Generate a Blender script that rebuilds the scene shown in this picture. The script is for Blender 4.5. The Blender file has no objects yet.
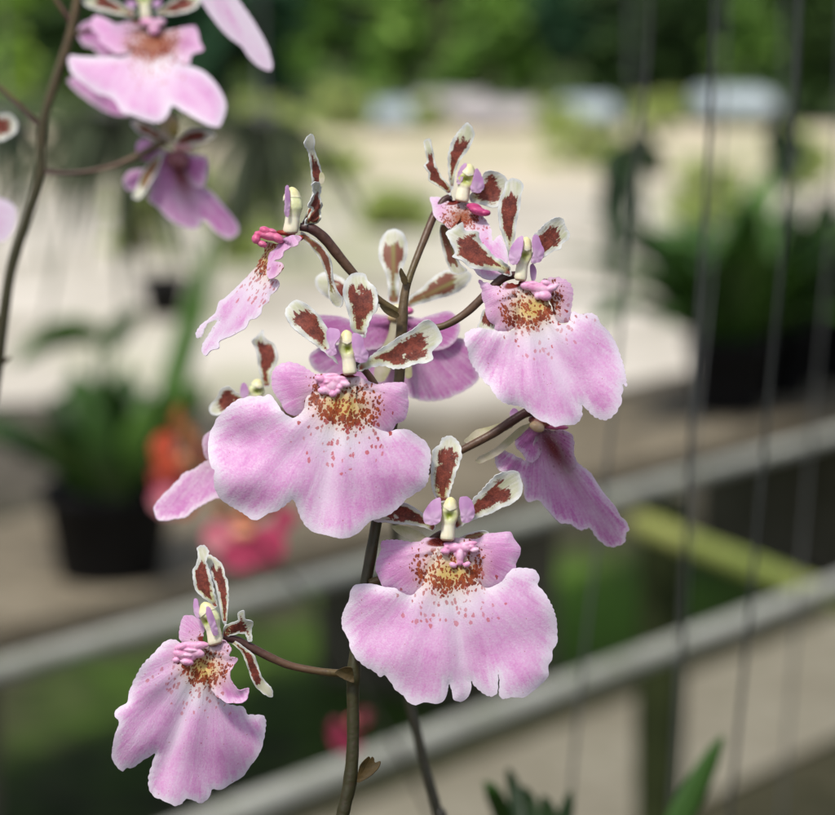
import bpy, bmesh, math, random
import numpy as np
from mathutils import Vector, Matrix
from mathutils.geometry import delaunay_2d_cdt

random.seed(7)
RNG = np.random.default_rng(11)
C = bpy.context.scene.collection
SC = bpy.context.scene

# ------------------------------------------------------------------ camera frame
W, H = 835.0, 815.0
D0 = 0.345                      # focus distance (m)
PX = 0.115 / 835.0              # metres per photo pixel at the focus distance
K = PX / D0                     # tangent per pixel
CAMZ = 1.2
PITCH = math.atan(407.5 * K)
CAM = Vector((0, 0, CAMZ))
FW = Vector((0, math.cos(PITCH), -math.sin(PITCH)))
UP = Vector((0, math.sin(PITCH), math.cos(PITCH)))
RT = Vector((1, 0, 0))

def P(x, y, d):
    x, y, d = float(x), float(y), float(d)
    return CAM + d * (FW + (x - 417.5) * K * RT + (407.5 - y) * K * UP)

def G(x, y, z=0.0):
    v = FW + (x - 417.5) * K * RT + (407.5 - y) * K * UP
    return CAM + v * ((z - CAMZ) / v.z)

# ------------------------------------------------------------------ object helpers
WL = {}

def link(o, parent=None, loc=None):
    C.objects.link(o)
    loc = Vector(loc) if loc is not None else Vector((0, 0, 0))
    WL[o.name] = loc
    if parent is not None:
        o.parent = parent
        o.location = loc - WL[parent.name]
    else:
        o.location = loc
    return o

def empty(name, loc, parent=None, size=0.02):
    o = bpy.data.objects.new(name, None)
    o.empty_display_size = size
    return link(o, parent, loc)

def tag(o, label=None, cat=None, group=None, kind=None):
    if label: o['label'] = label
    if cat: o['category'] = cat
    if group: o['group'] = group
    if kind: o['kind'] = kind
    return o

def meshobj(name, verts, faces, mat, parent=None, loc=None, smooth=True, attrs=None, thick=0, offset=0):
    V = [Vector(v) for v in verts]
    if loc is None:
        loc = sum(V, Vector()) / max(1, len(V))
    loc = Vector(loc)
    me = bpy.data.meshes.new(name)
    me.from_pydata([v - loc for v in V], [], faces)
    me.update()
    if smooth:
        me.polygons.foreach_set('use_smooth', [True] * len(me.polygons))
    if attrs:
        for an, dat in attrs.items():
            dat = np.asarray(dat, dtype=np.float32)
            if dat.ndim == 1:
                a = me.attributes.new(an, 'FLOAT', 'POINT'); a.data.foreach_set('value', dat)
            else:
                a = me.attributes.new(an, 'FLOAT_VECTOR', 'POINT'); a.data.foreach_set('vector', dat.ravel())
    if mat: me.materials.append(mat)
    o = bpy.data.objects.new(name, me)
    link(o, parent, loc)
    if thick:
        m = o.modifiers.new('thickness', 'SOLIDIFY'); m.thickness = thick; m.offset = offset
    return o

def srgb(r, g, b):
    f = lambda c: (c / 12.92 if c <= 0.04045 else ((c + 0.055) / 1.055) ** 2.4)
    return (f(r / 255), f(g / 255), f(b / 255), 1)

# ------------------------------------------------------------------ node helper
class NT:
    def __init__(s, name):
        s.m = bpy.data.materials.new(name); s.m.use_nodes = True
        s.t = s.m.node_tree; s.t.nodes.clear()
        s.out = s.t.nodes.new('ShaderNodeOutputMaterial')
    def node(s, typ, **kw):
        n = s.t.nodes.new(typ)
        for k, v in kw.items(): setattr(n, k, v)
        return n
    def put(s, sock, v):
        if isinstance(v, bpy.types.NodeSocket): s.t.links.new(v, sock)
        elif v is not None: sock.default_value = v
    def math(s, op, a, b=None, c=None, clamp=False):
        n = s.node('ShaderNodeMath', operation=op, use_clamp=clamp)
        s.put(n.inputs[0], a)
        if b is not None: s.put(n.inputs[1], b)
        if c is not None: s.put(n.inputs[2], c)
        return n.outputs[0]
    def add(s, a, b): return s.math('ADD', a, b)
    def sub(s, a, b): return s.math('SUBTRACT', a, b)
    def mul(s, a, b): return s.math('MULTIPLY', a, b)
    def clamp(s, a): return s.math('ADD', a, 0.0, clamp=True)
    def ss(s, a, lo, hi, o0=0.0, o1=1.0):
        n = s.node('ShaderNodeMapRange', interpolation_type='SMOOTHSTEP')
        s.put(n.inputs[0], a); s.put(n.inputs[1], lo); s.put(n.inputs[2], hi); s.put(n.inputs[3], o0); s.put(n.inputs[4], o1)
        return n.outputs[0]
    def gauss(s, u, v, cu, cv, su, sv):
        a = s.mul(s.sub(u, cu), 1 / su); b = s.mul(s.sub(v, cv), 1 / sv)
        q = s.add(s.mul(a, a), s.mul(b, b))
        return s.math('EXPONENT', s.mul(q, -1.0))
    def mix(s, f, a, b):
        n = s.node('ShaderNodeMix', data_type='RGBA')
        s.put(n.inputs[0], f); s.put(n.inputs[6], a); s.put(n.inputs[7], b)
        return n.outputs[2]
    def attr(s, name):
        return s.node('ShaderNodeAttribute', attribute_name=name)
    def sep(s, v):
        n = s.node('ShaderNodeSeparateXYZ'); s.put(n.inputs[0], v); return n.outputs
    def comb(s, x, y, z):
        n = s.node('ShaderNodeCombineXYZ'); s.put(n.inputs[0], x); s.put(n.inputs[1], y); s.put(n.inputs[2], z); return n.outputs[0]
    def noise(s, vec, scale, detail=2.0, rough=0.5, dist=0.0):
        n = s.node('ShaderNodeTexNoise'); s.put(n.inputs['Vector'], vec)
        n.inputs['Scale'].default_value = scale; n.inputs['Detail'].default_value = detail
        n.inputs['Roughness'].default_value = rough; n.inputs['Distortion'].default_value = dist
        return n.outputs[0]
    def voronoi(s, vec, scale, rnd=1.0):
        n = s.node('ShaderNodeTexVoronoi'); s.put(n.inputs['Vector'], vec); n.inputs['Scale'].default_value = scale
        n.inputs['Randomness'].default_value = rnd
        return n.outputs['Distance'], n.outputs['Color']
    def pos(s): return s.node('ShaderNodeNewGeometry').outputs['Position']
    def obj(s): return s.node('ShaderNodeTexCoord').outputs['Object']
    def rand(s): return s.node('ShaderNodeObjectInfo').outputs['Random']
    def bump(s, h, strength, dist):
        n = s.node('ShaderNodeBump'); s.put(n.inputs['Height'], h)
        n.inputs['Strength'].default_value = strength; n.inputs['Distance'].default_value = dist
        return n.outputs[0]
    def finish(s, col, rough=0.6, spec=0.3, normal=None, transl=0.0, tcol=None, metal=0.0, sheen=0.0, coat=0.0):
        b = s.node('ShaderNodeBsdfPrincipled')
        s.put(b.inputs['Base Color'], col); s.put(b.inputs['Roughness'], rough)
        s.put(b.inputs['Specular IOR Level'], spec); b.inputs['Metallic'].default_value = metal
        b.inputs['Sheen Weight'].default_value = sheen; b.inputs['Coat Weight'].default_value = coat
        if normal is not None: s.put(b.inputs['Normal'], normal)
        sh = b.outputs[0]
        if transl > 0:
            t = s.node('ShaderNodeBsdfTranslucent'); s.put(t.inputs[0], tcol if tcol is not None else col)
            if normal is not None: s.put(t.inputs['Normal'], normal)
            m = s.node('ShaderNodeMixShader'); m.inputs[0].default_value = transl
            s.t.links.new(sh, m.inputs[1]); s.t.links.new(t.outputs[0], m.inputs[2]); sh = m.outputs[0]
        s.t.links.new(sh, s.out.inputs[0])
        return s.m

# ------------------------------------------------------------------ materials
def mat_lip(name, back=False, throat=None):
    n = NT(name)
    u, v, e = n.sep(n.attr('cuv').outputs['Vector'])
    ang, r, lobe = n.sep(n.attr('pol').outputs['Vector'])
    rd = n.mul(n.rand(), 37.0)
    uvr = n.comb(u, v, rd)
    streak = n.noise(n.comb(n.mul(ang, 7.0), n.mul(r, 1.3), rd), 1.6, 4.0, 0.6)
    fine = n.noise(n.comb(n.mul(ang, 26.0), n.mul(r, 2.5), rd), 1.4, 3.0, 0.6)
    blot = n.noise(uvr, 3.2, 3.0, 0.6)
    grain = n.noise(uvr, 46.0, 2.0, 0.6)
    pk = n.add(0.74, n.mul(n.sub(streak, 0.5), 0.75))
    pk = n.add(pk, n.mul(n.mul(n.sub(fine, 0.5), n.ss(e, 0.35, 0.03, 1.0, 2.2)), 0.8 if back else 0.45))
    pk = n.add(pk, n.mul(n.sub(blot, 0.5), 0.5))
    pk = n.add(pk, n.mul(n.sub(grain, 0.5), 0.95))
    pk = n.add(pk, n.mul(lobe, 0.3))
    ew = n.add(e, n.mul(n.sub(fine, 0.5), 0.10))
    marg = n.ss(n.add(ew, n.mul(n.sub(grain, 0.5), 0.06)), 0.0, 0.07 if back else 0.14, 0.05, 1.0)
    pk = n.mul(pk, n.add(marg, n.mul(n.mul(lobe, 0.2 if back else 0.6), n.sub(1.0, marg))))
    cw = n.gauss(u, v, 0.0, 0.55, 0.33, 0.23)
    stripe = n.mul(n.gauss(u, v, 0.0, 1.0, 0.10, 9.0), n.mul(n.ss(v, 0.4, 0.6), n.ss(v, 1.6, 1.0)))
    white = n.math('MAXIMUM', n.mul(cw, 1.08), n.mul(stripe, 0.6))
    if back: white = n.mul(white, 0.45)
    pk = n.clamp(n.mul(pk, n.clamp(n.sub(1.0, white))))
    if back:
        W_, P_, P2 = srgb(244, 230, 243), srgb(220, 142, 208), srgb(188, 88, 170)
    else:
        W_, P_, P2 = srgb(240, 230, 243), srgb(227, 161, 217), srgb(186, 84, 170)
    col = n.mix(pk, W_, P_)
    deep = n.add(n.mul(n.mul(lobe, 0.55), n.add(n.gauss(u, v, 0.0, 0.45, 9.0, 0.22), 0.25)), n.mul(n.sub(blot, 0.56), 0.9))
    deep = n.clamp(n.mul(deep, 0.6) if back else deep)
    deep = n.mul(n.mul(deep, n.ss(ew, 0.02, 0.2)), n.clamp(n.sub(1.0, n.mul(white, 1.2))))
    col = n.mix(n.clamp(n.mul(deep, 1.9)), col, P2)
    if not back:
        lw = n.gauss(u, v, 0.0, 0.2, 0.30, 0.26)
        col = n.mix(n.mul(lw, 0.95), col, srgb(240, 226, 224))
        wob = n.mul(n.sub(n.noise(uvr, 9.0, 2.0), 0.5), 0.08)
        v2 = n.add(v, wob)
        yel = n.gauss(u, v2, 0.0, 0.30, 0.23, 0.15)
        col = n.mix(n.clamp(n.mul(yel, 1.15)), col, throat or srgb(222, 194, 120))
        # spots
        warp = n.noise(uvr, 20.0, 2.0, 0.6)
        pu = n.add(u, n.mul(n.sub(warp, 0.5), 0.05))
        pv = n.add(v, n.mul(n.sub(n.noise(uvr, 23.0), 0.5), 0.05))
        d1, c1 = n.voronoi(n.comb(n.mul(pu, 1.2), n.mul(pv, 0.8), rd), 33.0, 1.0)
        rnd1, rnd2, _ = n.sep(c1)
        au = n.mul(u, 1 / 0.36); av = n.mul(n.sub(v2, 0.17), 1 / 0.30)
        rr = n.math('SQRT', n.add(n.mul(au, au), n.mul(av, av)))
        ring = n.sub(rr, 0.80)
        ring = n.math('EXPONENT', n.mul(n.mul(ring, ring), -1 / 0.16))
        low = n.mul(ring, n.ss(v, 0.02, 0.34, 0.60, 1.0))
        low = n.mul(low, n.ss(n.math('ABSOLUTE', u), 0.46, 0.22, 0.72, 1.0))
        thr = n.add(n.sub(n.mul(low, 1.08), 0.32), n.mul(n.sub(rnd1, 0.5), 0.42))
        s1 = n.ss(n.sub(thr, d1), -0.02, 0.08)
        inner = n.mul(n.ss(rr, 1.0, 0.4), 0.52)
        s1b = n.ss(n.sub(n.add(inner, n.mul(n.sub(rnd2, 0.6), 0.4)), d1), -0.02, 0.08)
        s1 = n.math('MAXIMUM', s1, n.mul(s1b, n.ss(v, 0.02, 0.1)))
        col = n.mix(n.mul(s1, 0.96), col, n.mix(rnd2, srgb(122, 30, 4), srgb(172, 74, 18)))
        d2, c2 = n.voronoi(n.comb(n.mul(pu, 1.15), n.mul(pv, 0.75), n.add(rd, 9.0)), 21.0, 1.0)
        q1, q2, q3 = n.sep(c2)
        sp = n.mul(n.gauss(u, v, 0.0, 0.52, 0.40, 0.25), 1.15)
        thr2 = n.mul(n.add(0.26, n.mul(q1, 0.24)), n.ss(n.sub(sp, n.mul(q2, 0.95)), 0.0, 0.12))
        s2 = n.mul(n.ss(n.sub(thr2, d2), 0.0, 0.07), n.ss(rr, 0.8, 1.05))
        col = n.mix(n.mul(s2, n.add(0.45, n.mul(q3, 0.5))), col, n.mix(n.ss(v, 0.45, 0.7), srgb(176, 50, 44), srgb(212, 110, 124)))
        redp = n.ss(n.gauss(u, v, 0.06, 0.0, 0.15, 0.05), 0.35, 0.6)
        col = n.mix(redp, col, srgb(128, 28, 14))
    else:
        br = n.gauss(u, v, 0.0, 0.28, 0.10, 0.30)
        col = n.mix(n.clamp(n.mul(br, 1.0)), col, srgb(140, 66, 70))
        d1, c1 = n.voronoi(n.comb(u, n.mul(v, 0.7), rd), 24.0, 1.0)
        s1 = n.mul(n.ss(d1, 0.28, 0.18), n.gauss(u, v, 0.0, 0.3, 0.4, 0.3))
        col = n.mix(n.mul(s1, 0.45), col, srgb(130, 40, 80))
    gl = n.ss(n.noise(uvr, 95.0, 1.0, 0.5), 0.66, 0.76)  # crystalline sparkle painted into the colour as near-white specks
    col = n.mix(n.mul(gl, 0.45), col, srgb(250, 244, 250))
    cells = n.voronoi(uvr, 75.0)[0]
    h = n.add(n.add(n.mul(cells, 0.45), n.mul(fine, 0.7)), n.mul(streak, 1.6))
    nor = n.bump(h, 0.5, 0.00011)
    return n.finish(col, n.ss(grain, 0.3, 0.7, 0.36, 0.6), 0.35, nor, transl=0.42 if back else 0.33, sheen=0.1)

def mat_sepal(name, back=False):
    n = NT(name)
    u, v, e = n.sep(n.attr('cuv').outputs['Vector'])
    en = n.attr('pol').outputs['Vector']
    en = n.sep(en)[2]
    rd = n.mul(n.rand(), 53.0)
    uvr = n.comb(u, v, rd)
    n1 = n.noise(uvr, 9.0, 5.0, 0.7)
    n2 = n.noise(n.comb(n.mul(u, 14.0), n.mul(v, 2.0), rd), 1.5, 3.0)
    n3 = n.noise(uvr, 50.0, 2.0)
    cream = n.mix(n.ss(n2, 0.3, 0.7), srgb(224, 222, 210), srgb(206, 208, 176))
    cream = n.mix(n.ss(n.add(v, n.mul(n.sub(n1, 0.5), 0.5)), 0.6, 0.05), cream, srgb(206, 204, 140) if not back else srgb(150, 150, 90))
    white = n.mix(n.ss(n.add(en, n.mul(n.sub(n1, 0.5), 0.5)), 0.0, 0.4), srgb(226, 228, 228), cream)
    w = n.add(n.add(en, n.mul(n.sub(n1, 0.5), 0.7)), n.mul(n.sub(n2, 0.5), 0.6))
    m = n.ss(n.add(w, n.mul(n.sub(n3, 0.5), 0.28)), 0.26, 0.38)
    vv = n.add(n.add(v, n.mul(n.sub(n1, 0.5), 0.25)), n.mul(n.sub(n2, 0.5), 0.4))
    m = n.mul(m, n.ss(vv, 0.82, 0.77))
    gap = n.ss(n.noise(uvr, 5.0, 3.0, 0.7), 0.30, 0.36)
    m = n.mul(m, n.math('MAXIMUM', gap, n.ss(v, 0.2, 0.1)))
    m = n.math('MAXIMUM', m, n.mul(n.ss(v, 0.12, 0.05), n.ss(en, 0.03, 0.15)))
    mar = n.mix(n.ss(n.add(n1, n.mul(n.sub(n3, 0.5), 0.5)), 0.3, 0.75), srgb(92, 26, 22), srgb(154, 70, 54))
    if back: mar = n.mix(n.mul(n.gauss(u, v, 0, 0.3, 0.03, 5.0), n.ss(v, 0.2, 0.8, 0.35, 0.9)), srgb(138, 82, 66), srgb(150, 146, 84))
    col = n.mix(n.mul(m, 0.97), white, mar)
    nor = n.bump(n.add(n.mul(n3, 0.6), n.mul(n2, 1.2)), 0.5, 0.0001)
    return n.finish(col, 0.5, 0.3, nor, transl=0.22, sheen=0.1)

def mat_plain(name, c1, c2, scale=800.0, rough=0.5, spec=0.35, transl=0.0, bumpd=0.0002, sheen=0.0, coat=0.0, metal=0.0):
    n = NT(name)
    o = n.obj()
    nz = n.noise(o, scale, 4.0, 0.6)
    col = n.mix(n.ss(nz, 0.3, 0.7), c1, c2)
    nor = n.bump(n.noise(o, scale * 3.5, 3.0), 0.5, bumpd)
    return n.finish(col, rough, spec, nor, transl=transl, sheen=sheen, coat=coat, metal=metal)

def mat_blob(name):
    n = NT(name)
    c = n.attr('col').outputs['Vector']
    o = n.obj()
    nz = n.noise(o, 1500.0, 4.0)
    col = n.mix(n.ss(nz, 0.35, 0.8, 0.0, 0.22), c, srgb(240, 226, 220))
    m = n.finish(col, 0.38, 0.4, n.bump(nz, 0.4, 0.00012))
    p = [q for q in n.t.nodes if q.type == 'BSDF_PRINCIPLED'][0]
    p.inputs['Subsurface Weight'].default_value = 0.35
    p.inputs['Subsurface Radius'].default_value = (1.0, 0.7, 0.35)
    p.inputs['Subsurface Scale'].default_value = 0.0008
    return m

def mat_stem(name, ca, cb, cc):
    n = NT(name)
    t = n.attr('t').outputs['Fac']
    o = n.obj()
    nz = n.noise(o, 260.0, 4.0, 0.6)
    tt = n.add(t, n.mul(n.sub(nz, 0.5), 0.5))
    col = n.mix(n.ss(tt, 0.1, 0.55), ca, cb)
    col = n.mix(n.ss(tt, 0.55, 1.0), col, cc)
    col = n.mix(n.ss(n.noise(o, 1500.0, 3.0), 0.5, 0.7, 0.0, 0.5), col, srgb(62, 44, 34))
    return n.finish(col, 0.42, 0.4, n.bump(n.noise(o, 1400.0, 3.0), 0.4, 0.0002))

M = {}
M['lip'] = mat_lip('petal pink front')
M['lip_throat'] = mat_lip('petal pink brown throat', False, srgb(168, 104, 74))
M['lip_back'] = mat_lip('petal purple back', True)
M['sepal'] = mat_sepal('sepal blotched')
M['sepal_back'] = mat_sepal('sepal back', True)
def mat_callus(name, c1, c2):
    n = NT(name); o = n.obj()
    g = n.node('ShaderNodeNewGeometry').outputs['Pointiness']
    nz = n.noise(o, 600.0, 3.0, 0.6)
    f = n.add(n.ss(nz, 0.3, 0.75, 0.0, 0.7), n.mul(n.sub(g, 0.5), 5.0))  # crevice shade put into the colour: hollows darker, ridges paler
    m = n.finish(n.mix(n.clamp(f), c1, c2), 0.4, 0.4, n.bump(nz, 0.4, 0.00007))
    p = [q for q in n.t.nodes if q.type == 'BSDF_PRINCIPLED'][0]
    p.inputs['Subsurface Weight'].default_value = 0.35; p.inputs['Subsurface Radius'].default_value = (1.0, 0.5, 0.6); p.inputs['Subsurface Scale'].default_value = 0.0006
    return m
M['callus'] = mat_callus('callus pink', srgb(212, 136, 182), srgb(240, 212, 230))
M['wing'] = mat_plain('wing lilac', srgb(204, 146, 206), srgb(232, 204, 232), 220.0, 0.5, 0.3, 0.4, 0.00006)
M['blob'] = mat_blob('column waxy')
M['greensepal'] = mat_plain('sepal pale green', srgb(190, 188, 140), srgb(222, 214, 196), 300.0, 0.5, 0.3, 0.3)
M['stem'] = mat_stem('spike stem', srgb(44, 42, 22), srgb(54, 52, 26), srgb(100, 82, 58))
M['pedicel'] = mat_stem('pedicel', srgb(70, 42, 42), srgb(96, 72, 56), srgb(92, 82, 48))
M['darkstem'] = mat_stem('old stem', srgb(34, 34, 24), srgb(38, 38, 28), srgb(44, 42, 30))
M['bract'] = mat_plain('bract dry', srgb(52, 44, 20), srgb(78, 62, 32), 500.0, 0.6, 0.3, 0.1)

# ------------------------------------------------------------------ sheets (petals)
def spline_closed(pts, spacing):
    p = np.array(pts, float); n = len(p); out = []
    for i in range(n):
        a, b, c, d = p[i - 1], p[i], p[(i + 1) % n], p[(i + 2) % n]
        m = max(2, int(np.hypot(*(c - b)) / 0.4))
        t = np.linspace(0, 1, m, endpoint=False)[:, None]
        ta, tb = (c - a) * 0.42, (d - b) * 0.42
        L = np.hypot(*(c - b))
        for tv in (ta, tb):
            l = np.hypot(*tv)
            if l > L: tv *= L / l
        h = (2*t**3-3*t**2+1)*b + (t**3-2*t**2+t)*ta + (-2*t**3+3*t**2)*c + (t**3-t**2)*tb
        out.append(h)
    q = np.vstack(out)
    seg = np.hypot(*(np.roll(q, -1, 0) - q).T)
    s = np.concatenate([[0], np.cumsum(seg)]); Ltot = s[-1]
    m = max(12, int(Ltot / spacing))
    ss = np.linspace(0, Ltot, m, endpoint=False)
    qq = np.vstack([q, q[:1]])
    return np.stack([np.interp(ss, s, qq[:, 0]), np.interp(ss, s, qq[:, 1])], 1), ss

def inside(poly, pts):
    x, y = pts[:, 0][:, None], pts[:, 1][:, None]
    a = poly; b = np.roll(poly, -1, 0)
    cond = ((a[:, 1] > y) != (b[:, 1] > y))
    xi = (b[:, 0] - a[:, 0]) * (y - a[:, 1]) / (b[:, 1] - a[:, 1] + 1e-12) + a[:, 0]
    return (np.sum(cond & (x < xi), 1) % 2) == 1

def T(x0, y0, pts, s=5.0):
    return [(x0 + a / s, y0 + b / s) for a, b in pts]

def dep(z0=0, tv=0, tu=0, cu=0, cv=0, rip=0, rn=9, ph=0.0, edge=0.0, ew=10.0, sv=0.0, fold=0.0, fn=9, groove=0.0):
    def f(u, v, e, ang):
        z = z0 + tv * v + tu * u + cu * u * u / 100 + cv * v * v / 100
        z = z + rip * np.exp(-e / ew) * np.sin(rn * ang + ph) + edge * np.exp(-e / ew)
        r = np.hypot(u, v)
        z = z + fold * (r / 100) * (np.sin(fn * ang + ph + 0.6 * np.sin(r * 0.06)) + 0.5 * np.sin(2.3 * fn * ang + 2 * ph))
        z = z + groove * np.exp(-(u / 9.0) ** 2) * np.clip((v - 40) / 40, 0, 1)
        return z + sv * np.sin(v * 0.09 + ph) * u / 10
    return f

def shell(V, F, cuv, pol, th):
    """gives a sheet two faces and a rim of its own, so that edges stay crisp"""
    A = np.array([tuple(v) for v in V]); T_ = np.array(F)
    nf = np.cross(A[T_[:, 1]] - A[T_[:, 0]], A[T_[:, 2]] - A[T_[:, 0]])
    N = np.zeros_like(A)
    for k in range(3): np.add.at(N, T_[:, k], nf)
    N /= (np.linalg.norm(N, axis=1)[:, None] + 1e-15)
    front, backv = A + N * th / 2, A - N * th / 2
    cnt = {}
    for f in F:
        for i in range(3):
            a, c = f[i], f[(i + 1) % 3]; k = (min(a, c), max(a, c))
            cnt[k] = None if k in cnt else (a, c)
    rim = [e for e in cnt.values() if e]
    n0 = len(A); idx = {}
    VV = [front, backv]; extra = []; Fr = []
    for a, c in rim:
        for q in (a, c):
            if q not in idx: idx[q] = 2 * n0 + len(extra); extra.append(front[q]); extra.append(backv[q])
        Fr.append((idx[a], idx[a] + 1, idx[c] + 1, idx[c]))
    order = sorted(idx, key=lambda q: idx[q])
    allV = np.vstack(VV + ([np.array(extra)] if extra else []))
    cu = list(cuv) + list(cuv) + [cuv[q] for q in order for _ in (0, 1)]
    po = list(pol) + list(pol) + [pol[q] for q in order for _ in (0, 1)]
    return allV, list(F) + [tuple(n0 + i for i in reversed(f)) for f in F] + Fr, cu, po

def sheet(name, parent, outlines, base, tip, d0, deps, mat, scale=None, lobes=None, uf=1.0, ef=1.0, uoffs=None, step=2.4, cren=0.7, wl=7.5, thick=0.00013, label=None):
    """one mesh of one or more thin petal sheets; outlines in photo pixels, d0 = distance of the flower (m)"""
    if not isinstance(outlines[0], list): outlines = [outlines]; deps = [deps]; lobes = [0.0] if lobes is None else [lobes]
    base = np.array(base, float); tip = np.array(tip, float)
    ax = tip - base; Ln = np.hypot(*ax); ax = ax / Ln; ux = np.array([-ax[1], ax[0]])
    if scale is None: scale = Ln
    V, F, cuv, pol = [], [], [], []
    pxm = PX * d0 / D0
    for oi, (out, dp, lb) in enumerate(zip(outlines, deps, lobes)):
        uo = uoffs[oi] if uoffs else 0.0
        bd, ss = spline_closed(out, 1.5)
        if cren > 0:
            tg = np.roll(bd, -1, 0) - np.roll(bd, 1, 0); tg /= (np.hypot(*tg.T)[:, None] + 1e-9)
            nn = np.stack([tg[:, 1], -tg[:, 0]], 1)
            area = np.sum(bd[:, 0] * np.roll(bd[:, 1], -1) - np.roll(bd[:, 0], -1) * bd[:, 1])
            if area < 0: nn = -nn
            a1, a2 = RNG.uniform(0, 6, 2)
            wob = ss / wl + 0.8 * np.sin(ss / 23.0 + a1) + 0.5 * np.sin(ss / 9.7 + a2)
            disp = cren * (np.abs(np.sin(np.pi * wob)) - 0.55) * (0.6 + 0.4 * np.sin(ss / 31 + a2)) + cren * 0.4 * RNG.normal(0, 0.22, len(ss))
            bd = bd + nn * disp[:, None]
        lo, hi = bd.min(0), bd.max(0)
        gx, gy = np.meshgrid(np.arange(lo[0], hi[0], step), np.arange(lo[1], hi[1], step * 0.87))
        gx = gx + (np.arange(gx.shape[0]) % 2)[:, None] * step / 2
        gp = np.stack([gx.ravel(), gy.ravel()], 1) + RNG.normal(0, step * 0.08, (gx.size, 2))
        gp = gp[inside(bd, gp)]
        dist = np.full(len(gp), 1e9)
        for k in range(0, len(bd), 64):
            dd = np.hypot(gp[:, 0][:, None] - bd[k:k+64, 0], gp[:, 1][:, None] - bd[k:k+64, 1]).min(1)
            dist = np.minimum(dist, dd)
        gp = gp[dist > step * 0.6]
        allp = np.vstack([bd, gp]); nb = len(bd)
        r = delaunay_2d_cdt([Vector(p) for p in allp], [(i, (i + 1) % nb) for i in range(nb)], [], 1, 1e-4)
        vv = np.array([tuple(p) for p in r[0]])
        e = np.full(len(vv), 1e9)
        for k in range(0, len(bd), 64):
            dd = np.hypot(vv[:, 0][:, None] - bd[k:k+64, 0], vv[:, 1][:, None] - bd[k:k+64, 1]).min(1)
            e = np.minimum(e, dd)
        e[e < 0.01] = 0
        rel = vv - base
        v_ = rel @ ax; u_ = rel @ ux
        ang = np.arctan2(u_, v_)
        dz = dp(u_, v_, e, ang)
        if mat in (M['sepal'], M['sepal_back']):
            hw = max(4.0, np.abs(u_).max())
            dz = dz - 2.2 * (u_ / hw) ** 2 * (1 if dp(np.array([10.0]), 0, 9.0, 0)[0] <= dp(np.array([0.0]), 0, 9.0, 0)[0] + 1e-6 else -1) + 0.9 * np.exp(-e / 4) * np.sin(v_ * 0.35 + len(V)) + 1.2 * np.sin(v_ / Ln * 2.5) * u_ / hw
        if lb >= 0.6 and len(outlines) > 1: dz = dz + 9 * np.exp(-np.abs(u_) / (0.16 * scale * uf)) * (v_ > 0.1 * scale)
        dz = dz * pxm
        off = len(V)
        for (x, y), z in zip(vv, dz): V.append(P(x, y, d0 + z))
        for f in r[2]: F.append(tuple(off + i for i in f))
        emx = max(e.max(), 1e-3)
        cuv += list(zip(u_ / (scale * uf) + uo, v_ / scale, e / (scale * ef)))
        third = np.full(len(vv), lb) if mat in (M['lip'], M['lip_back'], M['lip_throat']) else e / emx
        pol += list(zip(ang, np.hypot(u_, v_) / scale, third))
    V, F, cuv, pol = shell(V, F, cuv, pol, thick)
    o = meshobj(name, V, F, mat, parent, attrs={'cuv': cuv, 'pol': pol})
    if label: o['label'] = label
    return o

def blob(name, parent, items, d0, mat=None, vox=0.75, wrinkle=0.0):
    """one waxy body merged from ellipsoids: (x, y, dz, rx, ry, rz, rot_deg, colour)"""
    pxm = PX * d0 / D0
    bm = bmesh.new()
    for it in items:
        x, y, dz, rx, ry, rz, rot = it[:7]
        r = bmesh.ops.create_icosphere(bm, subdivisions=3, radius=1.0)
        cr, sr = math.cos(math.radians(rot)), math.sin(math.radians(rot))
        for v in r['verts']:
            a, b_, c = v.co.x * rx, v.co.y * ry, v.co.z * rz
            v.co = Vector((x + a*cr - b_*sr, y + a*sr + b_*cr, dz + c))
    me = bpy.data.meshes.new(name); bm.to_mesh(me); bm.free()
    tmp = bpy.data.objects.new('tmp', me); C.objects.link(tmp)
    big = max(max(it[3:6]) for it in items)
    m = tmp.modifiers.new('r', 'REMESH'); m.mode = 'VOXEL'; m.voxel_size = vox * max(1.0, big / 16.0)
    m = tmp.modifiers.new('s', 'SMOOTH'); m.factor = 0.5; m.iterations = 10
    dg = bpy.context.evaluated_depsgraph_get(); dg.update()
    em = bpy.data.meshes.new_from_object(tmp.evaluated_get(dg))
    co = np.zeros(len(em.vertices) * 3); em.vertices.foreach_get('co', co); co = co.reshape(-1, 3)
    no = np.array([tuple(v.normal) for v in em.vertices])
    F = [tuple(p.vertices) for p in em.polygons]
    bpy.data.objects.remove(tmp); bpy.data.meshes.remove(em)
    wts, cols = [], []
    for it in items:
        x, y, dz, rx, ry, rz, rot = it[:7]; c = it[7] if len(it) > 7 else (1, 1, 1, 1)
        cr, sr = math.cos(math.radians(rot)), math.sin(math.radians(rot))
        dx, dy = co[:, 0] - x, co[:, 1] - y
        a, b_ = dx*cr + dy*sr, -dx*sr + dy*cr
        q = np.sqrt((a/rx)**2 + (b_/ry)**2 + ((co[:, 2]-dz)/rz)**2)
        wts.append(np.exp(-8*q)); cols.append(c[:3])
    wts = np.array(wts); wts /= wts.sum(0); col = wts.T @ np.array(cols)
    if wrinkle:
        w = np.sin(co[:, 0]*1.1 + 2*np.sin(co[:, 1]*.7)) * np.cos(co[:, 1]*1.3 + co[:, 0]*.3)
        co = co + no * (w * wrinkle)[:, None]
    V = [P(a, b_, d0 + c*pxm) for a, b_, c in co]
    return meshobj(name, V, F, mat or M['blob'], parent, attrs={'col': col})

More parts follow.
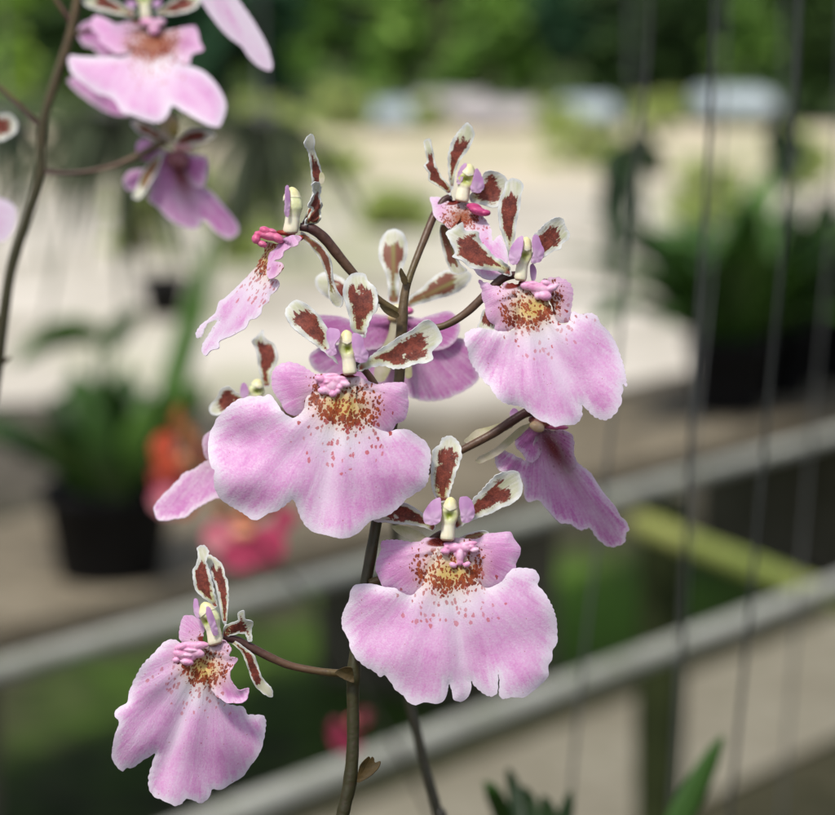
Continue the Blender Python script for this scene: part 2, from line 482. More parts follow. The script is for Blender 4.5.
def column(f, d, base, top, width, front=(0.0, -1.0), dz=-4.0, cap=True, tint=None):
    """sculpted orchid column: waisted stalk, hooded cavity on its front, anther cap on the tip (pixels, base to top)"""
    base = np.array(base, float); top = np.array(top, float); ax = top - base; Ln = np.hypot(*ax); ax /= Ln
    ux = np.array([-ax[1], ax[0]]); pxm = PX * d / D0
    fa = math.atan2(front[1], front[0])
    prof_t = [0, .03, .09, .2, .36, .46, .56, .66, .74, .82, .9, .96, .99, 1.0]
    prof_w = [.50, .74, .80, .76, .72, .84, 1.0, .98, .86, .72, .60, .42, .22, .02]
    c_base, c_mid, c_hood, c_cav = np.array(srgb(216, 208, 180)[:3]), np.array(srgb(228, 224, 200)[:3]), np.array(srgb(214, 218, 168)[:3]), np.array(srgb(150, 164, 52)[:3])
    if tint is not None: c_hood = np.array(tint[:3])
    def loft(t0, t1, grow, dent, nt=36, nu=40, capc=None):
        V, F, col = [], [], []
        for i in range(nt + 1):
            t = t0 + (t1 - t0) * i / nt
            for j in range(nu):
                a = 2 * math.pi * j / nu
                rel = math.atan2(math.sin(a - fa), math.cos(a - fa))
                tt = t
                if capc is not None:       # the cap hangs lower and pointed on the front
                    st = t0 + 0.10 * min(1.0, abs(rel) / 1.2)
                    tt = st + (t1 - st) * i / nt
                w = np.interp(tt, prof_t, prof_w) * width * 0.5 * grow
                g = math.exp(-((tt - .57) / .085) ** 2 - (rel / .62) ** 2)
                rim = math.exp(-((tt - .57) / .15) ** 2 - ((abs(rel) - 1.0) / .3) ** 2)
                r = w * (1 - (0.62 * g if dent else 0) + (0.10 * rim if dent else 0) + 0.02 * math.sin(7 * a + 9 * tt))
                bow = width * 0.10 * math.sin(math.pi * tt)
                if capc is not None: r *= 1 + 0.18 * math.exp(-((tt - .80) / .08) ** 2 - (rel / .7) ** 2)
                X = base + ax * Ln * tt + ux * (math.cos(a) * r - math.cos(fa) * bow)
                V.append(P(X[0], X[1], d + (dz + math.sin(a) * r * 0.9 - math.sin(fa) * bow) * pxm))
                if capc is None:
                    c = c_base + (c_mid - c_base) * min(1, tt / .25)
                    c = c + (c_hood - c) * np.clip((tt - .36) / .2, 0, 1)
                    c = c + (c_cav - c) * min(1, g * 1.5)
                    if tt < .05: c = c * 0.4 + np.array(srgb(150, 60, 30)[:3]) * 0.6
                else:
                    c = capc[0] + (capc[1] - capc[0]) * np.clip((tt - .72) / .2, 0, 1)
                col.append(tuple(c))
        for i in range(nt):
            for j in range(nu): F.append((i*nu+j, i*nu+(j+1) % nu, (i+1)*nu+(j+1) % nu, (i+1)*nu+j))
        return V, F, col
    V, F, col = loft(0, 1, 1.0, True)
    meshobj('column', V, F, M['blob'], f, attrs={'col': col})
    if cap:
        V, F, col = loft(.685, 1.004, 1.07, False, nt=16, capc=(np.array(srgb(232, 228, 200)[:3]), np.array(srgb(218, 214, 158)[:3])))
        meshobj('anther_cap', V, F, M['blob'], f, attrs={'col': col})

def crom(pts, m=8):
    p = [np.array(q, float) for q in pts]; out = []
    for i in range(len(p) - 1):
        a = p[max(0, i-1)]; b = p[i]; c = p[i+1]; d = p[min(len(p)-1, i+2)]
        for t in np.linspace(0, 1, m, endpoint=False):
            out.append(0.5*((2*b)+(c-a)*t+(2*a-5*b+4*c-d)*t*t+(3*b-a-3*c+d)*t**3))
    out.append(p[-1]); return out

def tube3(name, parent, pts, mat, nu=12, m=8, wob=0.0, loc=None, label=None):
    """tube through world points (x,y,z,radius)"""
    q = crom(pts, m); V, F, tt = [], [], []
    n = len(q)
    c = [Vector(a[:3]) for a in q]
    up = Vector((0.3, 0.9, 0.2)).normalized()
    for i in range(n):
        tg = (c[min(n-1, i+1)] - c[max(0, i-1)]).normalized()
        s = tg.cross(up)
        if s.length < 0.05: s = tg.cross(Vector((1, 0, 0)))
        s.normalize(); b = s.cross(tg).normalized()
        for j in range(nu):
            ph = 2*math.pi*j/nu
            r = q[i][3] * (1 + wob * math.sin(3*ph + i*0.35) + wob * math.sin(i*0.9))
            V.append(c[i] + s*math.cos(ph)*r + b*math.sin(ph)*r); tt.append(i/(n-1))
    for i in range(n-1):
        for j in range(nu):
            F.append((i*nu+j, i*nu+(j+1) % nu, (i+1)*nu+(j+1) % nu, (i+1)*nu+j))
    F.append(tuple(range(nu))); F.append(tuple((n-1)*nu + j for j in reversed(range(nu))))
    o = meshobj(name, V, F, mat, parent, loc=loc, attrs={'t': tt})
    if label: o['label'] = label
    return o

def tube(name, parent, pts, d0, mat, wob=0.02, **kw):
    """pts (px, py, dz px, radius px) near distance d0"""
    pxm = PX * d0 / D0
    w = []
    for x, y, dz, r in pts:
        p = P(x, y, d0 + dz*pxm); w.append((p.x, p.y, p.z, r*pxm*(0.88 if name == 'pedicel' else 1)))
    return tube3(name, parent, w, mat, wob=wob, **kw)

CREAM = srgb(220, 212, 176); GRN = srgb(178, 186, 90); YEL = srgb(232, 222, 150); WHT = srgb(232, 222, 214)

def flower(spray, x, y, d, label):
    f = empty('flower', P(x, y, d), spray, 0.01)
    f['label'] = label
    return f
# ------------------------------------------------------------------ the orchid spray in focus
L, LB, SP, SB = M['lip'], M['lip_back'], M['sepal'], M['sepal_back']
spray = empty('orchid_spray', P(210, 2400, 0.352))
tag(spray, 'sharp pink orchid spray on a dark stem with maroon-blotched white petals', 'orchid', 'pink orchid sprays')
tube('stem', spray, [(210, 2400, 60, 8.5), (262, 1700, 30, 8), (312, 1100, 14, 7.4), (331, 880, 12, 7), (337.5, 835, 12, 6.8), (342.5, 816, 13, 6.8), (346, 800, 14, 6.7), (350, 781, 16, 7.2), (352.5, 755, 17, 6.4), (353, 720, 19, 6.2), (353, 690, 20, 6.4), (353.5, 674, 20, 7.2), (355.5, 652, 22, 6.0), (361, 607, 24, 6.0),
     (370, 560, 26, 6), (376, 525, 28, 5.6), (385, 470, 30, 5.6), (393, 420, 32, 5.6), (399, 380, 33, 5.5), (401, 345, 34, 5.2), (402, 322, 34, 5.8), (404, 300, 36, 4.6), (407, 283, 38, 4.4)],
     0.345, M['stem'], nu=14)
# small dry bracts on the stem
def bract(pts, base, tip, d, dps):
    sheet('bract', spray, [pts] if not isinstance(pts[0], list) else pts, base, tip, d, [dps] if not isinstance(dps, list) else dps, M['bract'], lobes=[0]*(1 if not isinstance(pts[0], list) else len(pts)), cren=0.3, step=1.8)
bract([T(290, 652, [(335, 650), (340, 605), (354, 560), (392, 522), (402, 530), (394, 565), (376, 615), (350, 645)]),
       T(290, 652, [(338, 652), (365, 600), (408, 524), (420, 530), (425, 552), (454, 545), (442, 580), (408, 615), (370, 640)])],
      (357, 781), (376, 758), 0.3465, [dep(2, cu=-4), dep(-3, cu=-5)])
bract(T(350, 220, [(255, 240), (275, 270), (288, 300), (282, 325), (262, 318), (252, 290), (246, 260)]), (405, 284), (400, 268), 0.349, dep(0, cu=-6))
bract(T(350, 220, [(150, 425), (200, 440), (245, 470), (235, 492), (200, 480), (165, 455)]), (398, 316), (381, 306), 0.3475, dep(0, cu=-6))

bract([(352, 668), (346, 667), (339, 669), (335, 673), (340, 677), (348, 681), (354, 682)], (354, 678), (336, 672), 0.3458, dep(-2, cu=-5))
def wing(f, pts, d, dz, tu=0.0):
    c = np.mean(np.array(pts), 0)
    sheet('column_wing', f, pts, (c[0], c[1] + 8), (c[0], c[1] - 8), d, dep(dz, tu=tu, cu=1.5, cv=0.8, rip=0.6, rn=6), M['wing'], cren=0.5, wl=5, step=1.4, thick=0.00018)

# --- flower A : big flower left of centre
d = 0.3415
f = flower(spray, 346, 374, d, 'large open flower facing forward in the middle of the spray')
mid = T(200, 350, [(350, 222), (325, 232), (290, 232), (240, 235), (190, 248), (150, 275), (110, 315), (80, 350), (70, 380), (52, 410), (42, 460), (40, 510), (48, 560), (60, 592), (74, 600), (70, 640), (75, 690), (100, 740), (140, 770), (180, 795), (215, 815)]) + \
      [(249, 517.5), (255, 520.5), (264, 516), (270, 513), (280, 509), (288, 502.5), (292, 499.5), (294, 500), (295.5, 503)] + \
      T(290, 390, [(35, 585), (50, 630), (80, 680), (120, 710), (180, 725), (250, 742), (300, 735), (345, 710), (380, 675), (400, 655), (450, 640), (500, 620), (550, 580), (575, 550), (620, 520), (665, 490), (690, 450), (695, 400), (705, 340), (700, 300), (680, 260), (640, 230), (590, 198), (530, 198), (490, 210)]) + \
      [(376, 428), (364, 418), (356, 400), (356, 384), (346, 374), (334, 378), (318, 384), (308, 395), (302, 412), (293, 418), (283, 412), (276, 402)]
slL = T(270, 265, [(10, 560), (20, 525), (45, 500), (85, 487), (120, 490), (160, 505), (200, 530), (225, 545), (330, 545), (345, 600), (300, 640), (230, 680), (185, 690), (165, 730), (130, 752), (95, 745), (70, 720), (55, 685), (30, 650), (12, 615)])
slR = [(336, 380), (345, 375), (356, 376), (362, 378.5), (370, 382), (378, 384.5), (386, 383), (395, 382.5), (404.5, 383), (408, 389), (407.5, 396), (408.5, 403), (407, 413), (404, 420), (396, 424), (391, 431), (378, 433), (369, 432), (363, 429), (360, 422), (361, 414), (350, 405), (340, 395)]
sheet('lip', f, [mid, slL, slR], (350, 374), (324, 500), d,
      [dep(1, tv=-0.16, cu=0.12, cv=0.05, rip=2.4, rn=13, edge=3.0, sv=.5, fold=1.9, fn=8, groove=3), dep(-1.5, tv=-0.1, tu=-0.02, cu=0.13, cv=-0.03, edge=7, ew=9), dep(-1.5, tv=-0.1, cu=0.16, cv=0.05, edge=7, ew=9)],
      L, scale=112, lobes=[0.0, 1.0, 1.0], cren=1.0)
blob('callus', f, [(333, 380, -2, 16, 5, 4, 4), (320, 379, -3, 6, 4, 4, 20), (345, 384, -4, 5.5, 3.6, 4, 10), (331, 386, -3, 7.5, 7, 4, 0), (322, 391, -4, 4.6, 3.4, 3.5, 25), (333, 394, -5, 4, 3.6, 3.6, 0), (340, 387, -4, 3.6, 3, 3.4, 0), (338, 391, -4, 3, 3, 3, 0), (327, 382, -4, 4, 2.4, 3.4, -10), (330, 375.5, -1, 9, 2.6, 4, -4), (341, 378, -2, 6, 2.4, 3.6, 10), (331, 383, -2, 13, 8, 4, 0), (328, 390, -3, 8, 5, 3.6, 10)], d, M['callus'], vox=0.5, wrinkle=0.05)
column(f, d, (350, 375), (346, 330), 18, dz=-4)
wing(f, T(270, 265, [(412, 345), (440, 345), (465, 370), (470, 410), (490, 440), (485, 478), (460, 490), (430, 480), (420, 440), (410, 400)]), d, -15, 0.3)
wing(f, T(270, 265, [(285, 330), (300, 315), (345, 325), (350, 360), (325, 400), (335, 440), (300, 455), (278, 430), (300, 410), (285, 370)]), d, -13, -0.3)
sheet('dorsal_sepal', f, T(270, 265, [(455, 355), (430, 342), (405, 320), (395, 260), (380, 200), (365, 150), (372, 90), (400, 50), (430, 38), (475, 45), (490, 80), (525, 110), (540, 160), (535, 220), (510, 260), (490, 310), (475, 365)]), (360, 338), (357, 272), d, dep(2, tv=-0.1, cu=-0.9, cv=0.3, rip=1.0, rn=5), SP, cren=0.9, wl=6)
sheet('petal', f, T(270, 265, [(300, 420), (330, 470), (345, 498), (320, 480), (270, 435), (220, 395), (170, 360), (110, 310), (78, 255), (80, 220), (110, 185), (140, 175), (190, 200), (240, 245), (270, 290), (292, 330), (295, 390)]), (338, 363), (286, 303), d, dep(4, tv=-0.08, cu=-0.8, cv=0.2), SP, cren=0.8, wl=6)
sheet('petal', f, T(350, 220, [(400, 500), (430, 525), (450, 560), (462, 600), (440, 630), (410, 660), (415, 695), (385, 715), (330, 720), (280, 740), (215, 745), (170, 730), (120, 735), (70, 750), (40, 758), (42, 725), (90, 690), (150, 645), (200, 615), (250, 580), (310, 550), (350, 515), (380, 500)]), (357, 370), (440, 330), d, dep(4, tv=-0.05, cu=-0.7, cv=0.15, rip=1, rn=6), SP, cren=1.1, wl=6)
tube('pedicel', f, [(350, 368, 8, 4), (360, 366, 22, 4), (375, 385, 32, 4.2), (390, 420, 40, 4.4)], d, M['pedicel'])

# --- flower B : lower centre
d = 0.3445
f = flower(spray, 448, 541, d, 'open flower facing forward with a notched lip at lower centre')
mid = [(412, 595), (401, 592), (395, 588), (385, 587), (373, 584), (365, 583.6), (355, 585), (350.6, 591), (349, 600), (345, 608), (342, 617), (342.6, 628), (348, 638), (350, 647), (355, 657), (365, 666), (374, 671), (380, 676.4), (385, 675), (391, 682), (395, 689), (404, 696), (407, 701), (415, 705), (425, 702), (437, 703.6), (444, 700), (447, 693), (448.6, 684), (449.6, 684), (452, 692), (453.4, 699), (460, 701.4), (468, 697), (471, 688), (471.6, 680.5), (475, 686), (483, 693), (491, 696.4), (497, 693), (498, 685), (498.2, 674), (498.9, 674), (499.6, 684), (499, 694), (503, 698.6), (512, 697), (524, 697), (534, 690), (544, 681), (548.4, 675), (548, 666), (552, 659), (552.4, 650), (557, 643), (557, 632), (556, 618), (552, 606), (544, 592), (538, 586), (539, 578), (536, 571), (528, 568.4), (514, 568.4), (508, 573), (502, 581), (494, 586), (486, 588), (478, 582), (472, 568), (464, 552), (456, 543), (440, 543), (430, 560), (424, 582)]
slL = [(448, 541), (434, 538), (426, 538), (418, 542), (410, 542), (398, 540), (388, 540), (381.5, 542), (381, 551), (377, 560), (376, 570), (380, 580), (383, 586), (393, 588), (401, 593), (411, 595), (419, 593), (427, 588), (436, 582), (444, 575), (450, 560)]
slR = [(446, 541), (458, 538), (468, 539), (478, 539), (486, 534), (496, 533), (510, 532), (514, 539), (520, 547), (520, 554), (516, 563), (515, 570), (508, 578), (500, 586), (490, 588), (482, 587), (474, 582), (464, 575), (452, 562)]
sheet('lip', f, [mid, slL, slR], (447, 541), (464, 690), d,
      [dep(1, tv=-0.18, cu=0.15, cv=0.06, rip=2.2, rn=11, edge=3.0, sv=.4, fold=1.8, fn=7, ph=1.3, groove=3), dep(3, tv=-0.12, cu=0.10, cv=0.0, rip=1, edge=7, ew=9), dep(3.5, tv=-0.1, cu=0.12, cv=0.0, edge=7, ew=9)],
      L, scale=108, lobes=[0.0, 1.0, 1.0], cren=0.9)
blob('callus', f, [(459, 548, -3, 16, 4.6, 4, 0), (445, 551.5, -5, 5, 3.4, 4, 10), (475, 550, -5, 4.6, 2.8, 3.6, -12), (460, 556, -5, 4, 8, 4, 0), (453, 565, -6, 4.2, 3, 3.6, 25), (467, 564.5, -6, 4.2, 3, 3.6, -25), (460, 562, -5, 3.4, 4, 3.4, 0), (452, 545, -2, 9, 3, 4, 8), (468, 544, -2, 10, 3, 4, -8), (447, 547, -4, 3.4, 2.6, 3, 0), (471, 546.5, -4, 3.6, 2.4, 3, 0), (460, 553, -2, 7, 6, 4, 0)], d, M['callus'], vox=0.5, wrinkle=0.05)
column(f, d, (447, 541), (451, 497), 18, dz=-4)
wing(f, T(380, 430, [(300, 338), (260, 355), (230, 395), (217, 425), (225, 465), (265, 475), (298, 460), (308, 420), (305, 370)]), d, -12, -0.3)
wing(f, T(380, 430, [(400, 338), (430, 332), (455, 350), (470, 390), (470, 430), (445, 460), (410, 460), (403, 420), (395, 370)]), d, -12, 0.3)
sheet('dorsal_sepal', f, T(380, 430, [(285, 350), (262, 300), (255, 250), (255, 190), (262, 130), (268, 95), (300, 70), (310, 42), (350, 28), (385, 50), (405, 90), (408, 140), (390, 190), (370, 250), (352, 310), (340, 350), (315, 362)]), (442, 502), (450, 436), d, dep(2, tv=-0.1, cu=-0.8, cv=0.3, rip=1.0, rn=5), SP, cren=1.1, wl=6)
sheet('petal', f, T(380, 430, [(370, 490), (375, 455), (430, 400), (465, 345), (500, 310), (540, 265), (580, 225), (640, 205), (690, 208), (705, 245), (715, 285), (700, 335), (650, 375), (610, 388), (560, 415), (490, 440), (430, 465), (395, 490)]), (454, 527), (522, 481), d, dep(4, tv=-0.06, cu=-0.8, cv=0.2, rip=1, rn=6), SP, cren=1.1, wl=6)
sheet('petal', f, T(380, 430, [(265, 505), (230, 490), (160, 475), (90, 470), (30, 462), (-30, 455), (-40, 400), (10, 380), (60, 365), (110, 360), (150, 375), (200, 405), (235, 440), (278, 475)]), (435, 530), (372, 512), d, dep(6, tv=0.03, cu=-0.6, cv=0.1), SP, cren=0.5)
sheet('lateral_sepal', f, T(380, 430, [(240, 540), (150, 485), (60, 478), (75, 505), (120, 535), (180, 560), (230, 565)]), (428, 540), (393, 527), d, dep(16, cu=-1.0), M['greensepal'], cren=0.3)
sheet('lateral_sepal', f, T(380, 430, [(390, 545), (440, 518), (510, 502), (545, 512), (520, 535), (450, 555)]), (456, 540), (489, 532), d, dep(16, cu=-1.0), SB, cren=0.3)
tube('pedicel', f, [(446, 533, 6, 4), (440, 534, 16, 4), (425, 545, 20, 4.2), (400, 570, 24, 4.4), (369, 583, 24, 4.6)], d, M['pedicel'])

# --- flower C : upper right
d = 0.344
f = flower(spray, 521, 281, d, 'open flower tilted to the right at the upper right of the spray')
o = (465, 270)
mid = T(*o, [(225, 305), (190, 308), (150, 305), (100, 295), (60, 290), (20, 305), (0, 325), (0, 370), (15, 400), (20, 440), (40, 480), (65, 515), (85, 545), (130, 590), (150, 625), (180, 655), (220, 672), (270, 680), (295, 690), (330, 720), (370, 750), (410, 765), (450, 785), (490, 775), (540, 775), (570, 755), (585, 725), (585, 690), (583, 674), (592, 680), (610, 697), (650, 735), (700, 750), (740, 730), (775, 680), (785, 620), (790, 570), (808, 587), (805, 540), (795, 490), (780, 440), (755, 370), (720, 310), (680, 270), (660, 230), (620, 215), (580, 222), (545, 208), (530, 220), (520, 262), (490, 275), (455, 255), (430, 190), (390, 110), (330, 70), (270, 60), (260, 150), (258, 250), (250, 290)])
slL = T(*o, [(65, 50), (95, 60), (140, 78), (170, 85), (200, 65), (250, 72), (320, 100), (330, 180), (280, 240), (255, 280), (215, 305), (180, 310), (150, 295), (150, 275), (120, 255), (105, 220), (100, 170), (85, 140), (85, 100)])
slR = T(*o, [(375, 65), (400, 45), (450, 38), (490, 45), (525, 70), (540, 110), (535, 160), (528, 210), (520, 255), (490, 265), (465, 260), (445, 225), (435, 180), (410, 140), (380, 100)])
sheet('lip', f, [mid, slL, slR], (522, 281), (572, 404), d,
      [dep(1, tv=-0.28, tu=-0.12, cu=0.14, cv=0.05, rip=2.2, rn=14, edge=3.0, sv=.5, fold=1.9, fn=10, ph=2.1, groove=4), dep(-2, tv=-0.18, tu=0.05, cu=0.14, cv=0.05, rip=1.2, edge=7, ew=9), dep(-2, tv=-0.15, tu=-0.1, cu=0.35, cv=0.1, edge=4, ew=7)],
      L, scale=100, lobes=[0.0, 1.0, 1.0], cren=1.5, wl=6.5)
blob('callus', f, [(538, 288, -5, 15, 5.4, 4.6, 12), (527, 286, -4, 7, 4.6, 4.6, 10), (552, 288, -6, 6, 3.8, 4, -15), (545, 296, -7, 7, 5, 4.6, 10), (538, 296, -6, 4, 4, 4, 0), (546, 283, -5, 5.5, 3, 4, 15), (533, 283.5, -5, 6, 2.6, 4, 5), (556, 285.5, -6, 3, 2.4, 3, 0), (541, 291, -4, 11, 7, 4.6, 12)], d, M['callus'], vox=0.5, wrinkle=0.05)
column(f, d, (520, 281), (527, 237), 16, front=(0.25, -1.0), dz=-4)
o = (440, 180)
wing(f, T(*o, [(345, 390), (355, 340), (385, 295), (415, 282), (415, 330), (402, 390), (385, 420), (355, 422)]), d, -14, -0.4)
wing(f, T(*o, [(470, 275), (490, 280), (505, 320), (520, 355), (505, 405), (475, 415), (455, 410), (465, 370), (460, 310)]), d, -11, 0.4)
sheet('dorsal_sepal', f, T(*o, [(348, 400), (335, 340), (315, 280), (298, 230), (290, 150), (300, 90), (320, 50), (330, 10), (360, -8), (395, 0), (418, 30), (405, 80), (400, 140), (385, 200), (375, 280), (360, 340)]), (510, 262), (512, 180), d, dep(3, tv=-0.05, cu=-1.0, cv=0.3, rip=1, rn=5, tu=.3), SP, cren=0.6)
sheet('petal', f, T(*o, [(355, 482), (320, 472), (280, 455), (210, 448), (150, 440), (110, 405), (60, 385), (75, 365), (50, 310), (30, 262), (75, 240), (110, 210), (125, 250), (190, 260), (200, 300), (240, 345), (275, 385), (310, 400), (350, 440)]), (511, 274), (449, 232), d, dep(3, tv=-0.12, cu=-0.7, cv=0.1, rip=1.6, rn=9), SP, cren=1.0)
sheet('petal', f, T(*o, [(455, 400), (470, 330), (465, 280), (495, 250), (530, 215), (580, 187), (615, 195), (630, 235), (650, 270), (640, 300), (610, 320), (605, 345), (570, 355), (540, 375), (500, 400), (470, 420)]), (531, 262), (567, 228), d, dep(3, tv=0.06, cu=-0.7, cv=0.1, rip=1, rn=6), SP, cren=1.1, wl=6)
sheet('lateral_sepal', f, T(*o, [(215, 650), (200, 700), (188, 740), (240, 750), (280, 755), (270, 700), (240, 650)]), (490, 300), (482, 330), d, dep(14, cu=-1.0), SP, cren=0.3)
sheet('lateral_sepal', f, T(*o, [(450, 430), (465, 418), (482, 450), (478, 495), (462, 510), (452, 480)]), (531, 284), (533, 264), d, dep(8), M['wing'], cren=0.3)
tube('pedicel', f, [(521, 275, 4, 4), (508, 276, 12, 5), (498, 282, 14, 5), (484, 296, 16, 5), (466, 313, 18, 4.6), (446, 325, 20, 4.2), (425, 331, 24, 4.0), (402, 343, 26, 4)], d, M['pedicel'])

# --- flower D : lower left
d = 0.344
f = flower(spray, 212, 643, d, 'flower turned to the left hanging at the lower left')
mid = [(189, 650), (182, 645), (176, 640), (168, 640), (162, 644), (154, 653), (143, 664), (135, 678), (130, 690), (126.6, 703), (118, 708), (114.4, 715), (119, 722.4), (115, 734), (112.6, 746), (112, 758), (118, 768), (123, 771), (126, 767.6), (132, 767.6), (143, 760), (154, 753.2), (155.2, 754), (152, 764), (148.6, 776), (149, 788), (154, 796), (165, 801), (175, 805.6), (182, 803), (186, 798.4), (193, 800), (201, 803), (209, 797), (212, 789), (221, 789.4), (233, 782), (243, 776), (250, 766), (259, 754), (263, 742), (265.6, 724), (263, 715.6), (247, 714), (244, 707), (233, 705), (222, 701), (215, 690), (216, 672), (216, 655), (212, 645), (200, 646)]
slR = [(208, 648), (212, 643), (218, 640), (226, 641), (231.6, 649), (229, 656), (238, 658.5), (233, 667), (230, 673), (231, 680), (236, 687), (239, 690), (243, 689.4), (249, 688), (247.4, 698), (243, 702.4), (229, 703), (219, 698), (212, 690), (208, 676), (204, 662)]
slL = T(150, 535, [(150, 525), (148, 470), (165, 410), (200, 400), (245, 420), (272, 450), (265, 510), (255, 545), (200, 545)])
sheet('lip', f, [mid, slR, slL], (212, 643), (170, 752), d,
      [dep(1, tv=-0.2, tu=-0.35, cu=0.1, cv=0.05, rip=2.0, rn=11, edge=3.0, sv=.5, fold=1.8, fn=8, ph=.4, groove=3), dep(-2, tv=-0.1, tu=0.3, cu=0.5, cv=0.05, rip=1.5, edge=-4, ew=6), dep(5, tu=0.2, cu=0.2)],
      L, scale=92, lobes=[0.0, 1.0, 1.0], uf=0.9, ef=0.85, cren=1.0)
blob('callus', f, [(190, 646, -10, 14, 4.6, 5, 0), (180, 654, -12, 7, 4.6, 5, 20), (187, 662, -12, 7, 3.6, 5, 10), (181, 647, -12, 7, 4, 5, -15), (196, 653, -10, 9, 5, 5, 10), (200, 645, -9, 9, 4, 5, 0), (176, 660, -12, 4, 3, 4, 0), (186, 655, -13, 7, 2.4, 4, 10), (190, 650, -13, 8, 2.2, 4, 5), (187, 654, -10, 11, 8, 5, 5)], d, M['callus'], vox=0.5, wrinkle=0.06)
column(f, d, (216, 645), (204, 602), 20, front=(-0.85, -0.5), dz=-6)
wing(f, T(150, 535, [(283, 358), (300, 365), (322, 420), (340, 490), (320, 502), (298, 450), (282, 400)]), d, -18, 0.5)
wing(f, T(150, 535, [(222, 320), (237, 320), (247, 370), (248, 415), (228, 405), (218, 360)]), d, -4, -0.5)
sheet('dorsal_sepal', f, T(150, 535, [(365, 440), (345, 335), (330, 265), (305, 205), (278, 150), (272, 115), (300, 100), (340, 125), (365, 155), (375, 200), (390, 240), (392, 320), (387, 390), (380, 450)]), (224, 624), (207, 557), d, dep(5, tu=0.5, cu=-1.5, cv=0.5, rip=1, rn=5), SP, cren=0.7)
sheet('petal', f, T(150, 535, [(325, 365), (300, 338), (260, 310), (225, 270), (212, 180), (232, 145), (240, 100), (235, 62), (270, 50), (295, 85), (282, 130), (300, 190), (312, 240), (325, 300), (335, 355)]), (216, 607), (200, 548), d, dep(3, tu=0.4, cu=-1.2, cv=0.3, rip=1, rn=6), SP, cren=1.1, wl=6)
sheet('petal', f, T(150, 535, [(365, 507), (370, 460), (400, 440), (440, 425), (438, 390), (470, 377), (478, 420), (515, 432), (508, 480), (512, 525), (490, 532), (475, 495), (430, 495), (390, 508)]), (224, 635), (250, 622), d, dep(2, tu=0.4, cu=-1.5, rip=1.5, rn=7), SP, cren=0.9)
sheet('lateral_sepal', f, T(150, 535, [(375, 520), (420, 525), (470, 560), (520, 600), (540, 650), (560, 710), (610, 770), (612, 810), (570, 795), (520, 745), (495, 680), (460, 590), (420, 550)]), (226, 639), (271, 695), d, dep(8, tu=0.4, cu=-1.5), SP, cren=0.5)
tube('pedicel', f, [(222, 637, 4, 4), (236, 640, 10, 5), (252, 648, 12, 5), (272, 658, 14, 4.8), (292, 666, 16, 4.4), (318, 671, 18, 4.2), (338, 673, 20, 4.6), (352, 673, 22, 5)], d, M['pedicel'])

# --- flower E : seen from the side, upper left
d = 0.3475
f = flower(spray, 288, 230, d, 'flower seen from the side with its lip pointing down left')
o = (190, 220)
mid = T(*o, [(335, 235), (385, 240), (390, 295), (430, 295), (448, 320), (430, 355), (400, 380), (395, 410), (365, 430), (355, 470), (325, 495), (300, 500), (280, 540), (245, 560), (210, 580), (150, 605), (145, 640), (110, 650), (80, 678), (60, 660), (65, 620), (90, 580), (120, 530), (140, 502), (100, 510), (75, 540), (60, 580), (35, 590), (30, 565), (55, 525), (100, 490), (130, 460), (145, 410), (170, 395), (220, 350), (280, 290)])
isth = T(*o, [(375, 110), (440, 120), (470, 90), (500, 70), (480, 120), (420, 160), (395, 200), (385, 250), (360, 270), (335, 245), (345, 205), (372, 160)])
sl = T(190, 130, [(545, 560), (540, 575), (500, 590), (470, 610), (460, 640), (420, 655), (460, 665), (468, 690), (430, 735), (400, 745), (385, 720), (390, 660), (395, 620), (430, 590), (460, 550), (520, 525), (560, 540)])
sheet('lip', f, [mid, isth, sl], (290, 231), (217, 342), d,
      [dep(0, tv=0.05, tu=0.9, cu=0.3, rip=1.5, rn=16, edge=2, fold=2.0, fn=14), dep(2, tv=0, tu=0.3), dep(-10, tv=0.0, tu=0.8, cu=0.6, rip=1.2)],
      L, scale=112, lobes=[0.0, 0.0, 1.0], uf=0.55, ef=0.5, uoffs=[0, 0, 0.55], cren=0.8, wl=7, step=1.8)
blob('callus', f, [(269, 235.5, -3, 13, 5, 8, 12), (256, 239, -5, 4.5, 5, 5, 0), (265, 230.5, -5, 6, 4, 6, 20), (277, 238, -4, 8, 4.6, 7, 30), (262, 244, -4, 5.5, 3.4, 5, 20), (272, 231, -5, 5, 2.4, 5, 15), (257, 234, -4, 3, 3, 4, 0)], d, mat_callus('callus rose', srgb(196, 76, 122), srgb(224, 140, 176)), vox=0.5, wrinkle=0.06)
column(f, d, (290, 234), (292, 187), 20, front=(-1.0, -0.1), dz=-3)
blob('callus', f, [(286, 233, 0, 10, 3, 8, 5), (300, 238, -3, 4, 3, 4, 0)], d, mat_plain('callus base red', srgb(126, 34, 18), srgb(160, 70, 50), 500.0))
wing(f, T(190, 130, [(479, 282), (490, 277), (498, 330), (499, 385), (490, 438), (474, 420), (475, 350)]), d, -15, 0.6)
sheet('petal', f, T(190, 130, [(545, 492), (572, 440), (598, 370), (612, 310), (610, 250), (602, 180), (592, 115), (570, 72), (585, 35), (605, 20), (622, 42), (622, 100), (640, 150), (655, 200), (652, 260), (622, 330), (612, 400), (590, 465), (565, 495)]), (301, 228), (310, 136), d, dep(4, tu=0.9, cu=-1.5, rip=1.5, rn=9), SP, cren=0.6, step=1.8)
sheet('petal', f, T(190, 130, [(570, 475), (590, 430), (612, 400), (592, 385), (600, 350), (618, 320), (608, 272), (640, 260), (655, 290), (650, 330), (662, 370), (652, 410), (655, 445), (625, 472), (600, 470)]), (304, 226), (318, 184), d, dep(-4, tu=0.8, cu=-1.5, rip=3, rn=14), SP, cren=1.2, step=1.8)
sheet('dorsal_sepal', f, T(190, 130, [(650, 215), (662, 212), (674, 235), (668, 265), (652, 270), (645, 240)]), (319, 184), (323, 173), d, dep(8), M['greensepal'], cren=0.3, step=1.6)
